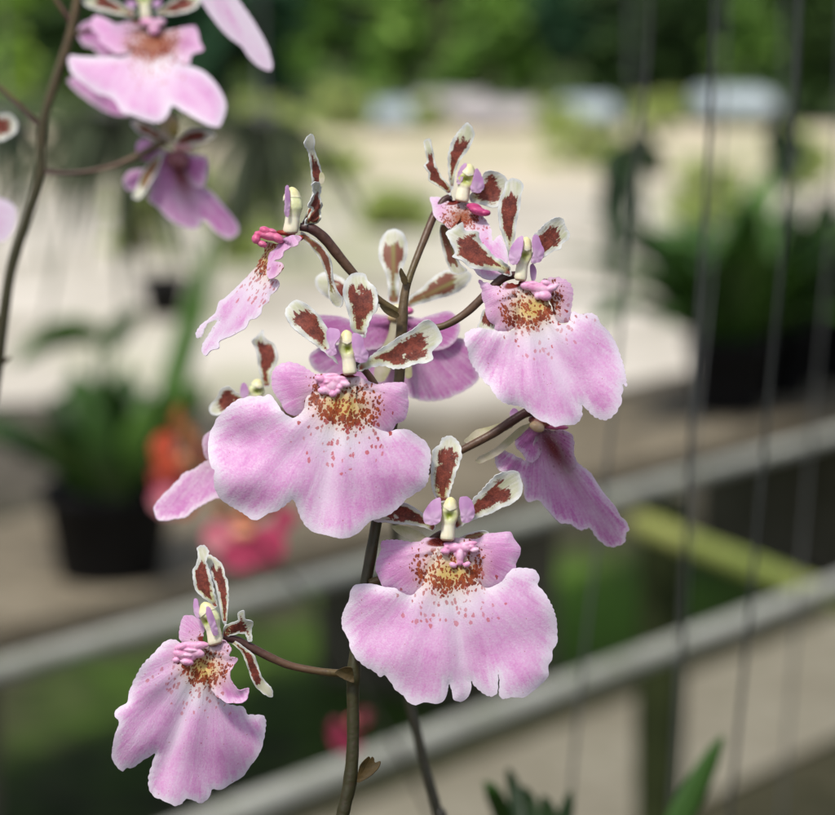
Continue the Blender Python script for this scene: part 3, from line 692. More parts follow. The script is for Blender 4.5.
sheet('lateral_sepal', f, T(*o, [(555, 60), (600, 85), (650, 120), (690, 170), (710, 220), (715, 290), (735, 350), (765, 400), (755, 435), (725, 430), (695, 385), (690, 310), (670, 240), (640, 180), (600, 130), (560, 88)]), (302, 235), (340, 305), d, dep(6, tu=0.5, cu=-2), SB, cren=0.3)
tube('pedicel', f, [(300, 227, 4, 4.5), (312, 229, 4, 5.8), (324, 238, 6, 6), (338, 255, 10, 5.8), (352, 272, 14, 5.2), (366, 288, 18, 4.4), (382, 302, 24, 4), (401, 314, 28, 4.4)], d, M['pedicel'])

# --- flower F : topmost
d = 0.356
f = flower(spray, 453, 200, d, 'topmost flower tipped forward over its lip')
o = (410, 115)
mid = T(*o, [(230, 520), (180, 440), (200, 425), (290, 440), (360, 500), (405, 570), (412, 630), (455, 605), (485, 690), (490, 740), (460, 800), (400, 825), (340, 800), (300, 740), (250, 640)])
slL = T(*o, [(100, 415), (140, 412), (180, 428), (215, 445), (250, 500), (245, 530), (200, 570), (170, 545), (135, 525), (115, 490), (112, 460)])
slR = T(*o, [(280, 445), (350, 462), (388, 482), (362, 515), (385, 560), (410, 620), (395, 630), (360, 580), (320, 520)])
sheet('lip', f, [mid, slL, slR], (458, 202), (472, 262), d, [dep(4, tv=-0.9, cu=0.1, rip=2, rn=8), dep(-3, tv=-0.9, tu=0.1, edge=3), dep(0, tv=-0.8, tu=-0.2)], M['lip_throat'], scale=56, lobes=[0.2, 0.4, 1.0], uf=1.05, cren=0.9)
blob('callus', f, [(478, 211, -22, 10, 4.5, 8, 18), (485, 213, -24, 6, 3.5, 6, 0), (474, 207, -18, 8, 4, 7, 10)], d, mat_callus('callus magenta', srgb(170, 44, 100), srgb(206, 96, 150)))
column(f, d, (461, 202), (470, 164), 18, front=(0.1, -1.0), dz=-6, tint=srgb(204, 208, 124))
wing(f, T(*o, [(233, 335), (245, 280), (265, 248), (285, 245), (275, 290), (250, 348)]), d, -10, -0.4)
wing(f, T(*o, [(330, 268), (350, 290), (370, 350), (352, 388), (312, 386), (302, 365), (315, 320)]), d, -12, 0.4)
sheet('dorsal_sepal', f, T(*o, [(203, 375), (195, 320), (190, 260), (190, 200), (205, 140), (235, 90), (265, 55), (285, 38), (310, 60), (322, 100), (305, 150), (280, 190), (250, 230), (230, 280), (220, 335), (215, 375)]), (452, 190), (468, 124), d, dep(2, tv=-0.1, tu=0.3, cu=-1.0, cv=0.3), SP, cren=0.8, wl=6)
sheet('petal', f, T(*o, [(190, 395), (160, 370), (120, 345), (92, 325), (92, 290), (68, 255), (85, 230), (75, 180), (70, 130), (100, 118), (108, 150), (118, 190), (130, 250), (160, 310), (200, 355), (205, 402)]), (450, 195), (427, 141), d, dep(2, tv=-0.05, tu=-0.4, cu=-1.5), SP, cren=0.7)
sheet('petal', f, T(*o, [(305, 435), (300, 400), (340, 360), (370, 290), (400, 278), (450, 290), (485, 320), (490, 370), (470, 420), (445, 455), (410, 465), (370, 450)]), (467, 198), (507, 185), d, dep(4, cu=-0.7), SP, cren=0.5)
sheet('lateral_sepal', f, T(*o, [(155, 550), (185, 555), (215, 600), (230, 690), (250, 740), (285, 775), (250, 798), (210, 790), (185, 740), (165, 680), (150, 600)]), (443, 225), (462, 273), d, dep(8, tu=0.4, cu=-2), SB, cren=0.3)
tube('pedicel', f, [(451, 197, 4, 4), (444, 201, 6, 4.6), (434, 216, 2, 4.6), (424, 240, -8, 4.4), (413, 268, -20, 4.0), (406, 288, -30, 4.2)], d, M['pedicel'])

# --- flower G : seen from behind, right
d = 0.353
f = flower(spray, 540, 414, d, 'flower seen from behind at the right with a purple lip')
o = (480, 395)
mid = T(*o, [(235, 330), (190, 310), (140, 285), (95, 268), (75, 300), (78, 345), (100, 380), (150, 390), (200, 410), (220, 450), (222, 500), (240, 535), (290, 525), (320, 555), (360, 600), (400, 640), (450, 645), (500, 675), (550, 665), (580, 710), (620, 745), (660, 760), (720, 740), (730, 690), (745, 675), (735, 640), (700, 600), (670, 550), (620, 490), (580, 430), (550, 385), (490, 340), (470, 300), (400, 200), (340, 170), (290, 160), (270, 230), (260, 300)])
slL = T(*o, [(290, 155), (240, 152), (190, 180), (175, 220), (180, 260), (210, 290), (235, 330), (265, 335), (300, 300), (320, 220)])
slR = T(*o, [(310, 175), (345, 176), (400, 176), (450, 190), (470, 230), (470, 300), (475, 350), (450, 390), (425, 380), (410, 320), (390, 260)])
sheet('lip', f, [mid, slL, slR], (538, 424), (608, 535), d, [dep(4, tv=0.25, tu=0.15, cu=-0.2, rip=2, rn=14, edge=-3, fold=3.5, fn=9), dep(0, tv=0.2, cu=-0.3), dep(-3, tv=0.2, tu=0.3, cu=-0.5, rip=1.5)], LB, scale=100, lobes=[0.0, 0.8, 1.0], cren=1.0)
sheet('lateral_sepal', f, T(400, 395, [(320, 235), (345, 205), (380, 175), (440, 160), (530, 130), (600, 110), (560, 160), (470, 205), (390, 250)]), (520, 418), (464, 440), d, dep(-2, tu=0.3, cu=-1.5), M['greensepal'], cren=0.4)
sheet('lateral_sepal', f, T(400, 395, [(378, 328), (400, 305), (470, 270), (540, 210), (600, 160), (660, 140), (610, 195), (560, 240), (500, 295), (430, 330), (395, 342)]), (528, 424), (477, 462), d, dep(-4, tu=-0.2, cu=-1.5), M['greensepal'], cren=0.4)
sheet('petal', f, T(*o, [(152, 110), (150, 85), (165, 65), (185, 72), (195, 95), (185, 115)]), (515, 418), (514, 408), d, dep(6), M['wing'], cren=0.3, step=1.6)
blob('column', f, [(537, 427, -4, 8, 5, 6, 20, srgb(214, 190, 150)), (540, 421, 2, 12, 6, 8, 10, srgb(128, 36, 24)), (555, 427, 4, 14, 3, 6, 3, srgb(206, 96, 150))], d)
tube('pedicel', f, [(541, 413, -2, 5), (528, 412, -6, 5.4), (512, 421, -10, 5.4), (492, 434, -12, 5.0), (470, 446, -12, 4.6), (440, 462, -10, 4.2), (410, 485, -8, 4.2), (382, 505, -6, 4.4)], d, M['pedicel'])

# --- flower H : behind A on the left
d = 0.372
f = flower(spray, 254, 402, d, 'half hidden flower behind the left edge of the largest lip')
o = (140, 370)
lipo = T(*o, [(68, 690), (100, 640), (150, 590), (190, 550), (220, 515), (270, 495), (330, 455), (400, 440), (520, 420), (640, 480), (620, 600), (520, 640), (390, 640), (340, 660), (270, 700), (230, 735), (170, 745), (120, 755), (85, 745)])
slo = T(*o, [(312, 375), (320, 330), (355, 305), (460, 270), (540, 300), (520, 420), (400, 460), (340, 450), (322, 425)])
sheet('lip', f, [lipo, slo], (258, 408), (158, 512), d, [dep(8, tv=-0.1, tu=0.3, cu=0.1, rip=1.5, rn=12, edge=-2), dep(4, tu=0.3)], LB, scale=118, lobes=[0.3, 1.0], cren=0.7)
sheet('petal', f, T(*o, [(345, 190), (360, 165), (390, 130), (400, 100), (440, 80), (480, 110), (520, 130), (560, 160), (520, 200), (430, 215), (390, 228), (355, 220)]), (250, 400), (210, 408), d, dep(0, cu=-0.8), SP, cren=0.5)
sheet('dorsal_sepal', f, T(190, 220, [(308, 605), (335, 580), (365, 548), (375, 590), (420, 620), (440, 680), (430, 720), (405, 760), (400, 830), (370, 830), (350, 770), (340, 720), (330, 650)]), (266, 388), (263, 330), d, dep(4, cu=-1.0), SP, cren=0.5)
column(f, d, (255, 408), (258, 379), 16, front=(0.3, -1.0))
sheet('column_wing', f, T(*o, [(500, 110), (510, 65), (530, 70), (545, 110), (530, 140), (510, 140)]), (244, 396), (244, 384), d, dep(-6), M['wing'], cren=0.3)
tube('pedicel', f, [(262, 402, 4, 4), (285, 412, 0, 4), (320, 425, -30, 4), (360, 430, -50, 4), (392, 428, -60, 4.4)], d, M['pedicel'])

# --- flower I : seen from behind, behind the stem
d = 0.372
f = flower(spray, 396, 318, d, 'flower seen from behind the stem at centre with a broad lip')
o = (350, 220)
sheet('dorsal_sepal', f, T(*o, [(215, 420), (190, 405), (190, 330), (175, 260), (145, 190), (150, 110), (180, 60), (220, 45), (260, 60), (285, 110), (285, 180), (260, 250), (245, 320), (245, 410)]), (394, 302), (393, 230), d, dep(2, cu=1.0, cv=0.3), SB, cren=0.4)
sheet('petal', f, T(*o, [(270, 440), (300, 380), (360, 340), (400, 300), (470, 255), (530, 250), (580, 250), (608, 280), (580, 330), (520, 370), (440, 395), (340, 425)]), (404, 306), (470, 274), d, dep(2, cu=1.0, cv=0.2), SB, cren=0.5)
sheet('petal', f, T(190, 220, [(625, 300), (650, 270), (690, 262), (740, 280), (800, 320), (900, 400), (1000, 440), (900, 430), (770, 400), (740, 400), (700, 395), (660, 370), (635, 340)]), (388, 308), (318, 283), d, dep(2, cu=1.0), SP, cren=0.5)
lipo = [(408, 350), (430, 345), (455, 338), (468, 341), (476, 352), (479, 368), (478, 380), (466, 390), (445, 399), (425, 401), (408, 396), (392, 388), (380, 395), (360, 392), (335, 380), (315, 370), (309, 360), (312, 352), (325, 345), (350, 345), (380, 345), (392, 330), (402, 330)]
sr = T(*o, [(250, 490), (290, 480), (350, 490), (420, 470), (490, 455), (530, 480), (550, 540), (530, 600), (480, 640), (400, 650), (320, 610), (250, 600)])
sl = T(*o, [(250, 480), (200, 480), (110, 470), (20, 500), (-60, 480), (-190, 480), (-195, 560), (-100, 600), (20, 640), (80, 650), (150, 640), (240, 600)])
sheet('lip', f, [lipo, sr, sl], (398, 316), (395, 400), d, [dep(8, tv=0.1, cu=-0.1, rip=1.5), dep(5, cu=-0.2), dep(5, cu=-0.2)], LB, scale=92, lobes=[0.0, 0.7, 0.7], cren=0.7)
sheet('lateral_sepal', f, [(392, 318), (388, 335), (380, 352), (374, 372), (376, 381), (384, 381), (391, 368), (394, 345), (397, 325)], (394, 318), (379, 382), d, dep(-3, cu=-1), M['greensepal'], cren=0.3)
sheet('lateral_sepal', f, [(400, 318), (399, 340), (401, 360), (406, 378), (412, 376), (410, 355), (406, 335), (404, 320)], (402, 318), (409, 378), d, dep(-3, cu=-1), M['greensepal'], cren=0.3)
blob('column', f, [(397, 312, 2, 8, 8, 8, 0, CREAM), (408, 311, 4, 6, 4, 6, 0, srgb(206, 96, 160)), (396, 318, 0, 9, 5, 8, 0, srgb(170, 150, 110))], d)
tube('pedicel', f, [(397, 312, -8, 4), (400, 314, -30, 4), (402, 316, -55, 4.4)], d, M['pedicel'])

# ------------------------------------------------------------------ second orchid spray, farther back on the left
d2 = 0.45
q = D0 / d2
s2 = empty('orchid_spray', P(120, 2000, d2))
tag(s2, 'blurred pink orchid spray on the leaning stem at the upper left', 'orchid', 'pink orchid sprays')
tube('stem', s2, [(120, 2000, 40, 8), (10, 1200, 20, 7.4), (-30, 700, 5, 6.8), (-22, 480, 0, 6.2), (-6, 390, 0, 6), (2, 330, 0, 5.6), (11, 270, 0, 5.4), (28, 215, 0, 5.2), (40, 174, 0, 5.2), (43, 125, 0, 4.8), (57, 75, 0, 4.4), (69, 38, 0, 4.2), (77, 0, 0, 4), (84, -45, 0, 3.6)], d2, M['stem'])
tube('branch', s2, [(42, 172, 0, 2.8), (75, 173, 0, 2.2), (110, 167, 0, 2.6), (140, 155, 0, 3.4), (166, 141, 0, 4)], d2, M['pedicel'])
tube('branch', s2, [(39, 124, 0, 2.6), (20, 106, 0, 2.2), (0, 88, 0, 2.2), (-30, 70, 0, 2.4)], d2, M['pedicel'])
tube('branch', s2, [(71, 22, 0, 2.8), (60, 6, 0, 2.2), (48, -12, 0, 2.2)], d2, M['pedicel'])
tube('branch', s2, [(80, -10, 0, 2.8), (110, -20, 6, 2.4), (143, 2, 8, 2.8)], d2, M['pedicel'])
sheet('bract', s2, T(0, 220, [(-10, 680), (20, 690), (60, 685), (30, 715), (0, 740), (-10, 740)]), (-2, 362), (12, 358), d2, dep(0), M['bract'], cren=0.2)
# J
f = flower(s2, 146, 22, d2, 'blurred flower facing forward at the top left')
o = (60, 0)
mid = T(*o, [(40, 280), (95, 282), (150, 285), (240, 285), (330, 270), (370, 200), (400, 150), (460, 140), (520, 180), (550, 265), (600, 310), (650, 330), (720, 360), (780, 420), (820, 490), (830, 545), (800, 630), (750, 630), (690, 600), (620, 560), (560, 530), (548, 560), (520, 600), (480, 615), (420, 600), (370, 580), (310, 560), (270, 500), (230, 480), (190, 470), (130, 430), (80, 390), (50, 350)])
slL = T(*o, [(400, 110), (330, 110), (280, 120), (220, 90), (175, 80), (155, 110), (160, 150), (200, 180), (190, 205), (240, 240), (280, 270), (340, 265), (380, 230), (420, 180)])
slR = T(*o, [(480, 130), (540, 150), (600, 140), (670, 130), (690, 160), (700, 210), (718, 250), (680, 265), (655, 280), (645, 320), (600, 310), (550, 260), (500, 200)])
sheet('lip', f, [mid, slL, slR], (148, 20), (168, 108), d2, [dep(0, tv=-0.5, cu=0.12, rip=2, rn=9, edge=3), dep(-4, tv=-0.4, cu=0.1), dep(-4, tv=-0.4, cu=0.1)], M['lip_throat'], scale=84, lobes=[0.0, 1.0, 1.0], step=3)
blob('callus', f, [(150, 23, -10, 11, 5, 6, 10), (160, 22, -10, 6, 4, 5, 0), (154, 30, -11, 6, 6, 5, 0)], d2, M['callus'])
column(f, d2, (146, 20), (143, -16), 15)
wing(f, T(*o, [(330, 10), (370, 5), (380, 30), (350, 45)]), d2, -6); wing(f, T(*o, [(470, 0), (510, 5), (490, 40), (468, 35)]), d2, -6)
sheet('petal', f, T(*o, [(370, 85), (300, 75), (230, 62), (150, 40), (110, 10), (130, -40), (220, -30), (300, 20), (370, 55)]), (134, 15), (84, 0), d2, dep(6, cu=-0.8), SP, step=3)
sheet('petal', f, T(*o, [(470, 75), (510, 40), (560, 5), (620, -25), (690, -40), (705, 0), (680, 40), (620, 65), (550, 75)]), (154, 15), (200, -6), d2, dep(6, cu=-0.8), SP, step=3)
# N behind J
f = flower(s2, 130, 45, 0.475, 'blurred purple flower hidden behind the top left flower')
sheet('lip', f, [(80, 26), (95, 20), (130, 40), (150, 80), (145, 110), (122, 116), (104, 111), (90, 102), (78, 93), (68, 80), (90, 70), (100, 60), (92, 48), (84, 46), (78, 36)], (130, 35), (95, 105), 0.475, dep(0), LB, scale=90, lobes=0.5, step=3)
tube('pedicel', f, [(128, 40, -2, 3), (100, 30, -20, 3), (69, 36, -50, 3)], 0.475, M['pedicel'])
# K
dk = 0.452
f = flower(s2, 168, 148, dk, 'blurred flower seen from behind with a two-lobed purple lip')
o = (110, 90)
mid = T(*o, [(230, 300), (300, 310), (400, 320), (430, 400), (470, 480), (510, 510), (570, 580), (640, 670), (640, 720), (590, 745), (530, 710), (470, 650), (440, 690), (380, 690), (300, 650), (240, 590), (190, 550), (200, 500), (230, 430)])
sr = T(*o, [(340, 320), (420, 325), (480, 335), (490, 380), (475, 470), (430, 490), (380, 440)])
sl = T(*o, [(230, 400), (140, 395), (90, 410), (65, 455), (85, 500), (130, 500), (220, 480)])
sheet('lip', f, [mid, sr, sl], (173, 152), (200, 235), dk, [dep(6, tv=0.1), dep(2, tu=.2), dep(4)], LB, scale=80, lobes=[0.3, 0.8, 0.6], step=3)
sheet('lateral_sepal', f, T(*o, [(130, 490), (160, 410), (210, 350), (270, 310), (240, 400), (200, 470), (150, 545), (110, 535)]), (162, 152), (135, 196), dk, dep(-4, cu=-1), SB, step=3)
sheet('petal', f, T(*o, [(105, 165), (135, 148), (200, 178), (260, 225), (290, 270), (250, 260), (200, 240), (145, 215)]), (167, 143), (134, 121), dk, dep(0, cu=-1), SB, step=3)
sheet('petal', f, T(*o, [(320, 270), (350, 230), (400, 195), (470, 195), (525, 220), (490, 255), (420, 275), (360, 285)]), (173, 145), (215, 133), dk, dep(0, cu=-1), SP, step=3)
sheet('dorsal_sepal', f, T(*o, [(260, 270), (240, 220), (260, 150), (300, 120), (340, 150), (345, 210), (320, 260)]), (170, 144), (170, 114), dk, dep(4, cu=-1), M['greensepal'], step=3)
blob('column', f, [(174, 128, 0, 6, 9, 6, 0, srgb(170, 160, 80)), (183, 148, -3, 11, 4, 6, 4, srgb(210, 160, 160)), (178, 160, -2, 12, 9, 5, 15, srgb(130, 64, 76)), (146, 150, 2, 10, 12, 5, -20, srgb(196, 140, 190))], dk)
# L
f = flower(s2, 205, -12, 0.44, 'blurred lip edge hanging at the very top left of centre')
sheet('lip', f, T(140, 0, [(250, -80), (290, -20), (340, 60), (400, 140), (450, 190), (510, 235), (540, 280), (590, 330), (650, 355), (662, 320), (640, 240), (600, 160), (550, 80), (500, 10), (440, -80), (340, -120)]), (150, -190), (272, 70), 0.44, dep(0, tv=-0.1, tu=0.4), L, scale=190, lobes=0.1, step=3)
tube('pedicel', f, [(205, -20, 2, 3), (170, -40, 4, 3), (84, -45, 6, 3.4)], 0.44, M['pedicel'])
# M
f = flower(s2, -18, 128, d2, 'blurred white petal tip at the left edge')
sheet('petal', f, T(0, 90, [(-80, 160), (-40, 130), (0, 120), (50, 122), (85, 160), (80, 210), (40, 240), (0, 255), (-50, 230)]), (-16, 130), (17, 124), d2, dep(0), SP, step=3)
tube('pedicel', f, [(-16, 128, 2, 3), (-30, 100, 2, 3), (-30, 70, 0, 3)], d2, M['pedicel'])
f = flower(s2, -22, 190, d2, 'blurred lip edge at the left edge')
sheet('lip', f, T(0, 90, [(-150, 500), (-60, 530), (0, 540), (50, 560), (80, 600), (75, 680), (40, 740), (0, 760), (-60, 740), (-130, 700)]), (-130, 195), (16, 218), d2, dep(0), L, scale=150, lobes=0.1, step=3)
tube('pedicel', f, [(-28, 195, 2, 3), (-20, 260, 2, 3), (0, 335, 0, 3.4)], d2, M['pedicel'])

# ------------------------------------------------------------------ bare dark stem behind
ds = 0.43
st = tube('bare_plant', None, [(560, 2000, 20, 7.2), (500, 1300, 5, 6.4), (448, 860, 0, 5.6), (438, 815, 0, 5.4), (433, 795, 0, 5.2), (424, 764, 0, 5.0), (417, 732, 0, 5.0), (409, 700, 0, 5.2), (402, 650, 0, 4.6), (398, 600, 0, 4.4), (396, 560, 0, 4.2), (394, 520, 0, 4), (385, 480, 0, 3.6)], ds, M['darkstem'], loc=P(560, 2000, ds))
tag(st, 'thin dark bare orchid stem rising behind the lower centre flower', 'plant stem')

# ------------------------------------------------------------------ red and orange orchid farther back
M['redpetal'] = mat_plain('petal rose', srgb(214, 96, 128), srgb(228, 160, 166), 60.0, 0.5, 0.3, 0.3)
M['roselip'] = mat_plain('lip deep rose', srgb(190, 48, 92), srgb(216, 100, 132), 80.0, 0.5, 0.3, 0.3)
M['orange'] = mat_plain('petal orange red', srgb(180, 50, 26), srgb(206, 100, 66), 80.0, 0.5, 0.3, 0.3)
M['ochre'] = mat_plain('petal ochre', srgb(168, 104, 44), srgb(110, 56, 30), 90.0, 0.5, 0.3, 0.25)
M['maroon'] = mat_plain('petal maroon', srgb(120, 24, 30), srgb(150, 50, 44), 150.0, 0.5, 0.3, 0.2)
dr = 1.0
red = empty('orchid_spray', P(436, 850, dr))
tag(red, 'out-of-focus red and orange orchid spray on a thin arching stem', 'orchid')
tube('stem', red, [(438, 850, 0, 2.0), (429, 812, 0, 2.0), (400, 755, 0, 1.9), (372, 705, 0, 1.8), (335, 640, 0, 1.7), (298, 588, 0, 1.6), (268, 552, 0, 1.6), (238, 515, 0, 1.5), (205, 480, 0, 1.5), (180, 440, 0, 1.4)], dr, M['darkstem'])
def ell(cx, cy, rx, ry, rot=0, n=14):
    c, s_ = math.cos(math.radians(rot)), math.sin(math.radians(rot))
    return [(cx + rx*math.cos(t)*c - ry*math.sin(t)*s_, cy + rx*math.cos(t)*s_ + ry*math.sin(t)*c) for t in np.linspace(0, 2*math.pi, n, endpoint=False)]
def pet(f, name, cx, cy, rx, ry, rot, base, mat, dz=0, d=dr):
    sheet(name, f, ell(cx, cy, rx, ry, rot), base, (cx, cy), d, dep(dz, cu=0.5, cv=0.3, rip=1.5, rn=7), mat, cren=1.0, step=5)
f = empty('flower', P(246, 522, dr), red); f['label'] = 'rose pink flower with an orange throat'
pet(f, 'lip', 222, 538, 20, 17, 25, (246, 522), M['redpetal'], -4)
pet(f, 'lip', 264, 546, 22, 20, -15, (246, 522), M['roselip'], -3)
pet(f, 'lip', 240, 556, 20, 15, 0, (246, 522), M['roselip'], -5)
pet(f, 'petal', 284, 520, 10, 15, 40, (246, 522), M['roselip'], 4)
pet(f, 'petal', 222, 510, 13, 6, 20, (246, 522), M['ochre'], 4)
pet(f, 'petal', 268, 508, 12, 6, -20, (246, 522), M['maroon'], 4)
pet(f, 'dorsal_sepal', 246, 500, 6, 15, 0, (246, 522), M['ochre'], 5)
blob('callus', f, [(245, 519, -4, 13, 7, 5, 0, srgb(196, 100, 40)), (243, 533, -5, 12, 6, 5, 0, srgb(226, 150, 110)), (250, 511, -6, 6, 6, 5, 0, srgb(90, 30, 16))], dr)
tube('pedicel', f, [(246, 522, 2, 1.6), (262, 538, 4, 1.5), (268, 552, 0, 1.5)], dr, M['pedicel'])
f = empty('flower', P(180, 450, dr), red); f['label'] = 'orange red flower with an ochre lip'
pet(f, 'petal', 163, 447, 12, 16, 20, (180, 455), M['orange'], -3)
pet(f, 'petal', 168, 466, 12, 13, -30, (180, 460), M['orange'], -4)
pet(f, 'petal', 192, 438, 7, 18, -25, (180, 455), M['ochre'], 0)
pet(f, 'petal', 204, 452, 7, 15, -60, (180, 455), M['maroon'], 1)
pet(f, 'lip', 166, 500, 17, 15, 35, (180, 470), M['redpetal'], -4)
pet(f, 'lip', 182, 506, 14, 11, 0, (180, 470), M['orange'], -3)
pet(f, 'dorsal_sepal', 176, 420, 5, 17, 12, (180, 450), M['ochre'], 3)
pet(f, 'lateral_sepal', 176, 480, 15, 9, 10, (180, 455), M['maroon'], -5)
pet(f, 'lateral_sepal', 198, 470, 9, 9, 0, (180, 455), M['ochre'], -2)
pet(f, 'lateral_sepal', 158, 476, 8, 16, 0, (180, 470), M['maroon'], -1)
blob('column', f, [(184, 460, -5, 6, 8, 5, 0, srgb(196, 110, 40)), (186, 448, -4, 4, 6, 4, 0, srgb(120, 50, 20))], dr)
f = empty('flower', P(350, 728, dr), red); f['label'] = 'small deep rose flower low beside the stem'
M['rosedark'] = mat_plain('lip dusky rose', srgb(118, 30, 56), srgb(160, 56, 86), 80.0, 0.5, 0.3, 0.25)
pet(f, 'lip', 339, 736, 9, 17, -18, (352, 722), M['rosedark'], -3)
pet(f, 'lip', 353, 745, 8, 11, 20, (352, 722), M['rosedark'], -2)
pet(f, 'petal', 364, 717, 7, 8, 20, (352, 722), M['rosedark'], 2)
blob('column', f, [(352, 722, -4, 5, 6, 5, 0, srgb(170, 60, 60))], dr)
tube('pedicel', f, [(352, 722, 2, 1.6), (368, 715, 2, 1.5), (376, 711, 0, 1.5)], dr, M['pedicel'])

# ------------------------------------------------------------------ world surfaces
def mat_world(name, fn, **kw):
    n = NT(name); return fn(n, **kw)

def wmat(name, cols, scale, rough=0.9, bump=0.01, spec=0.15, transl=0.0, detail=5.0, lo=0.3, hi=0.7, metal=0.0):
    n = NT(name); p = n.pos()
    a = n.noise(p, scale, detail, 0.6); b = n.noise(p, scale * 7.3, 4.0, 0.6)
    col = n.mix(n.ss(a, lo, hi), cols[0], cols[1])
    if len(cols) > 2: col = n.mix(n.ss(b, 0.5, 0.72), col, cols[2])
    return n.finish(col, rough, spec, n.bump(b, 0.6, bump), transl=transl, metal=metal)

def lin(r, g, b): return (r, g, b, 1)

def ground_quad(name, pts, z, mat, kind='structure'):
    o = meshobj(name, [(p[0], p[1], z) for p in pts], [tuple(range(len(pts)))], mat, loc=(0, 0, 0), smooth=False)
    o['kind'] = kind; return o

# ground: soil darkened in place of shade, with moss, near the benches, dirt and weeds farther off
n = NT('ground soil'); p = n.pos()
a = n.noise(p, 1.6, 5.0, 0.6); b = n.noise(p, 14.0, 5.0, 0.65); c = n.noise(p, 0.35, 3.0)
soil = n.mix(n.ss(b, 0.35, 0.7), lin(0.034, 0.034, 0.017), lin(0.075, 0.068, 0.040))
moss = n.mix(n.ss(b, 0.4, 0.7), lin(0.032, 0.058, 0.009), lin(0.075, 0.140, 0.018))
sx, sy, sz = n.sep(p)
soil = n.mix(n.ss(n.add(sy, n.mul(n.sub(a, 0.5), 1.2)), 5.2, 6.6), soil, n.mix(n.ss(b, 0.3, 0.7), lin(0.055, 0.048, 0.036), lin(0.13, 0.115, 0.09)))
gm = G(590, 615); a = n.add(a, n.mul(n.gauss(sx, sy, gm.x, gm.y, 0.34, 0.6), 0.35))
gz = n.gauss(sx, sy, gm.x, gm.y, 0.34, 0.6)
moss = n.mix(n.mul(gz, 0.85), moss, lin(0.15, 0.31, 0.03))
col = n.mix(n.mul(n.ss(a, 0.41, 0.55), n.mul(n.ss(sy, 5.6, 5.0), n.ss(n.sub(sx, n.mul(n.sub(sy, 4.6), 0.7)), 0.6, 0.3))), soil, moss)
col = n.mix(n.mul(n.ss(a, 0.4, 0.5), n.ss(sy, 22.0, 26.0)), col, lin(0.05, 0.09, 0.02))
n.finish(col, 0.9, 0.15, n.bump(b, 0.7, 0.02)); M['ground'] = n.m
ground_quad('ground', [(-120, -10), (120, -10), (120, 200), (-120, 200)], 0.0, M['ground'])

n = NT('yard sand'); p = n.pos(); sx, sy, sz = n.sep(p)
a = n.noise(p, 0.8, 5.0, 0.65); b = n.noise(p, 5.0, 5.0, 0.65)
col = n.mix(n.ss(a, 0.34, 0.60), lin(0.38, 0.35, 0.28), lin(0.68, 0.63, 0.55))  # yard kept extra pale so its colour carries the direct sun
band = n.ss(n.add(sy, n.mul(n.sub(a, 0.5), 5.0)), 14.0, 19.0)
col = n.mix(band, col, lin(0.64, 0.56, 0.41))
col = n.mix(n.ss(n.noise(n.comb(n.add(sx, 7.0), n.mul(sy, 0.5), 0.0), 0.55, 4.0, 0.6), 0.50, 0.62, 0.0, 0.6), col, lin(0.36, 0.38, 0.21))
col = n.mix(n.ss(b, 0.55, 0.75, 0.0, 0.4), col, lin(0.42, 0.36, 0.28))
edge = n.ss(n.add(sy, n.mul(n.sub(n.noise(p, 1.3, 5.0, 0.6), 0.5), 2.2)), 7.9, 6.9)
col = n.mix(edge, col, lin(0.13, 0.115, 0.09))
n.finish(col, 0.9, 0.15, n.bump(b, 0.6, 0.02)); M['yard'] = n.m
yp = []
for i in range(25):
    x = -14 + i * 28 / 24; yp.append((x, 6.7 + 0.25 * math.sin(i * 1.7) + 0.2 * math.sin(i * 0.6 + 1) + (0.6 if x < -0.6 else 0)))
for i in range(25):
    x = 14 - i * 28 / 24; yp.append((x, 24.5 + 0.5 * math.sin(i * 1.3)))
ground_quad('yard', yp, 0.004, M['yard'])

# concrete path along the benches
dirb = Vector((0.613, 0.79, 0)).normalized(); nrm = Vector((-0.79, 0.613, 0)).normalized()
M['path'] = wmat('path concrete', [lin(0.22, 0.20, 0.15), lin(0.29, 0.27, 0.21), lin(0.16, 0.15, 0.10)], 3.0, 0.85, 0.004)  # tones lowered so the shade over the path is part of its colour
e1 = G(765, 775); e2 = G(355, 812); 
pa = [e1 - dirb * 5, e1 + dirb * 9, e2 + dirb * 9, e2 - dirb * 5]
ground_quad('path', [(v.x, v.y) for v in pa], 0.008, M['path'])

# ------------------------------------------------------------------ bench with concrete top behind
def prism(name, parent, pts2, z0, z1, mat, loc=None, bev=0.006):
    bm = bmesh.new()
    vs = [bm.verts.new((p[0], p[1], z0)) for p in pts2]
    fc = bm.faces.new(vs); r = bmesh.ops.extrude_face_region(bm, geom=[fc])
    bmesh.ops.translate(bm, verts=[v for v in r['geom'] if isinstance(v, bmesh.types.BMVert)], vec=(0, 0, z1 - z0))
    bmesh.ops.recalc_face_normals(bm, faces=bm.faces)
    bmesh.ops.bevel(bm, geom=list(bm.edges), offset=bev, segments=2, affect='EDGES')
    V = [v.co.copy() for v in bm.verts]; bm.verts.index_update(); F = [tuple(v.index for v in f.verts) for f in bm.faces]; bm.free()
    return meshobj(name, V, F, mat, parent, loc=loc, smooth=False)

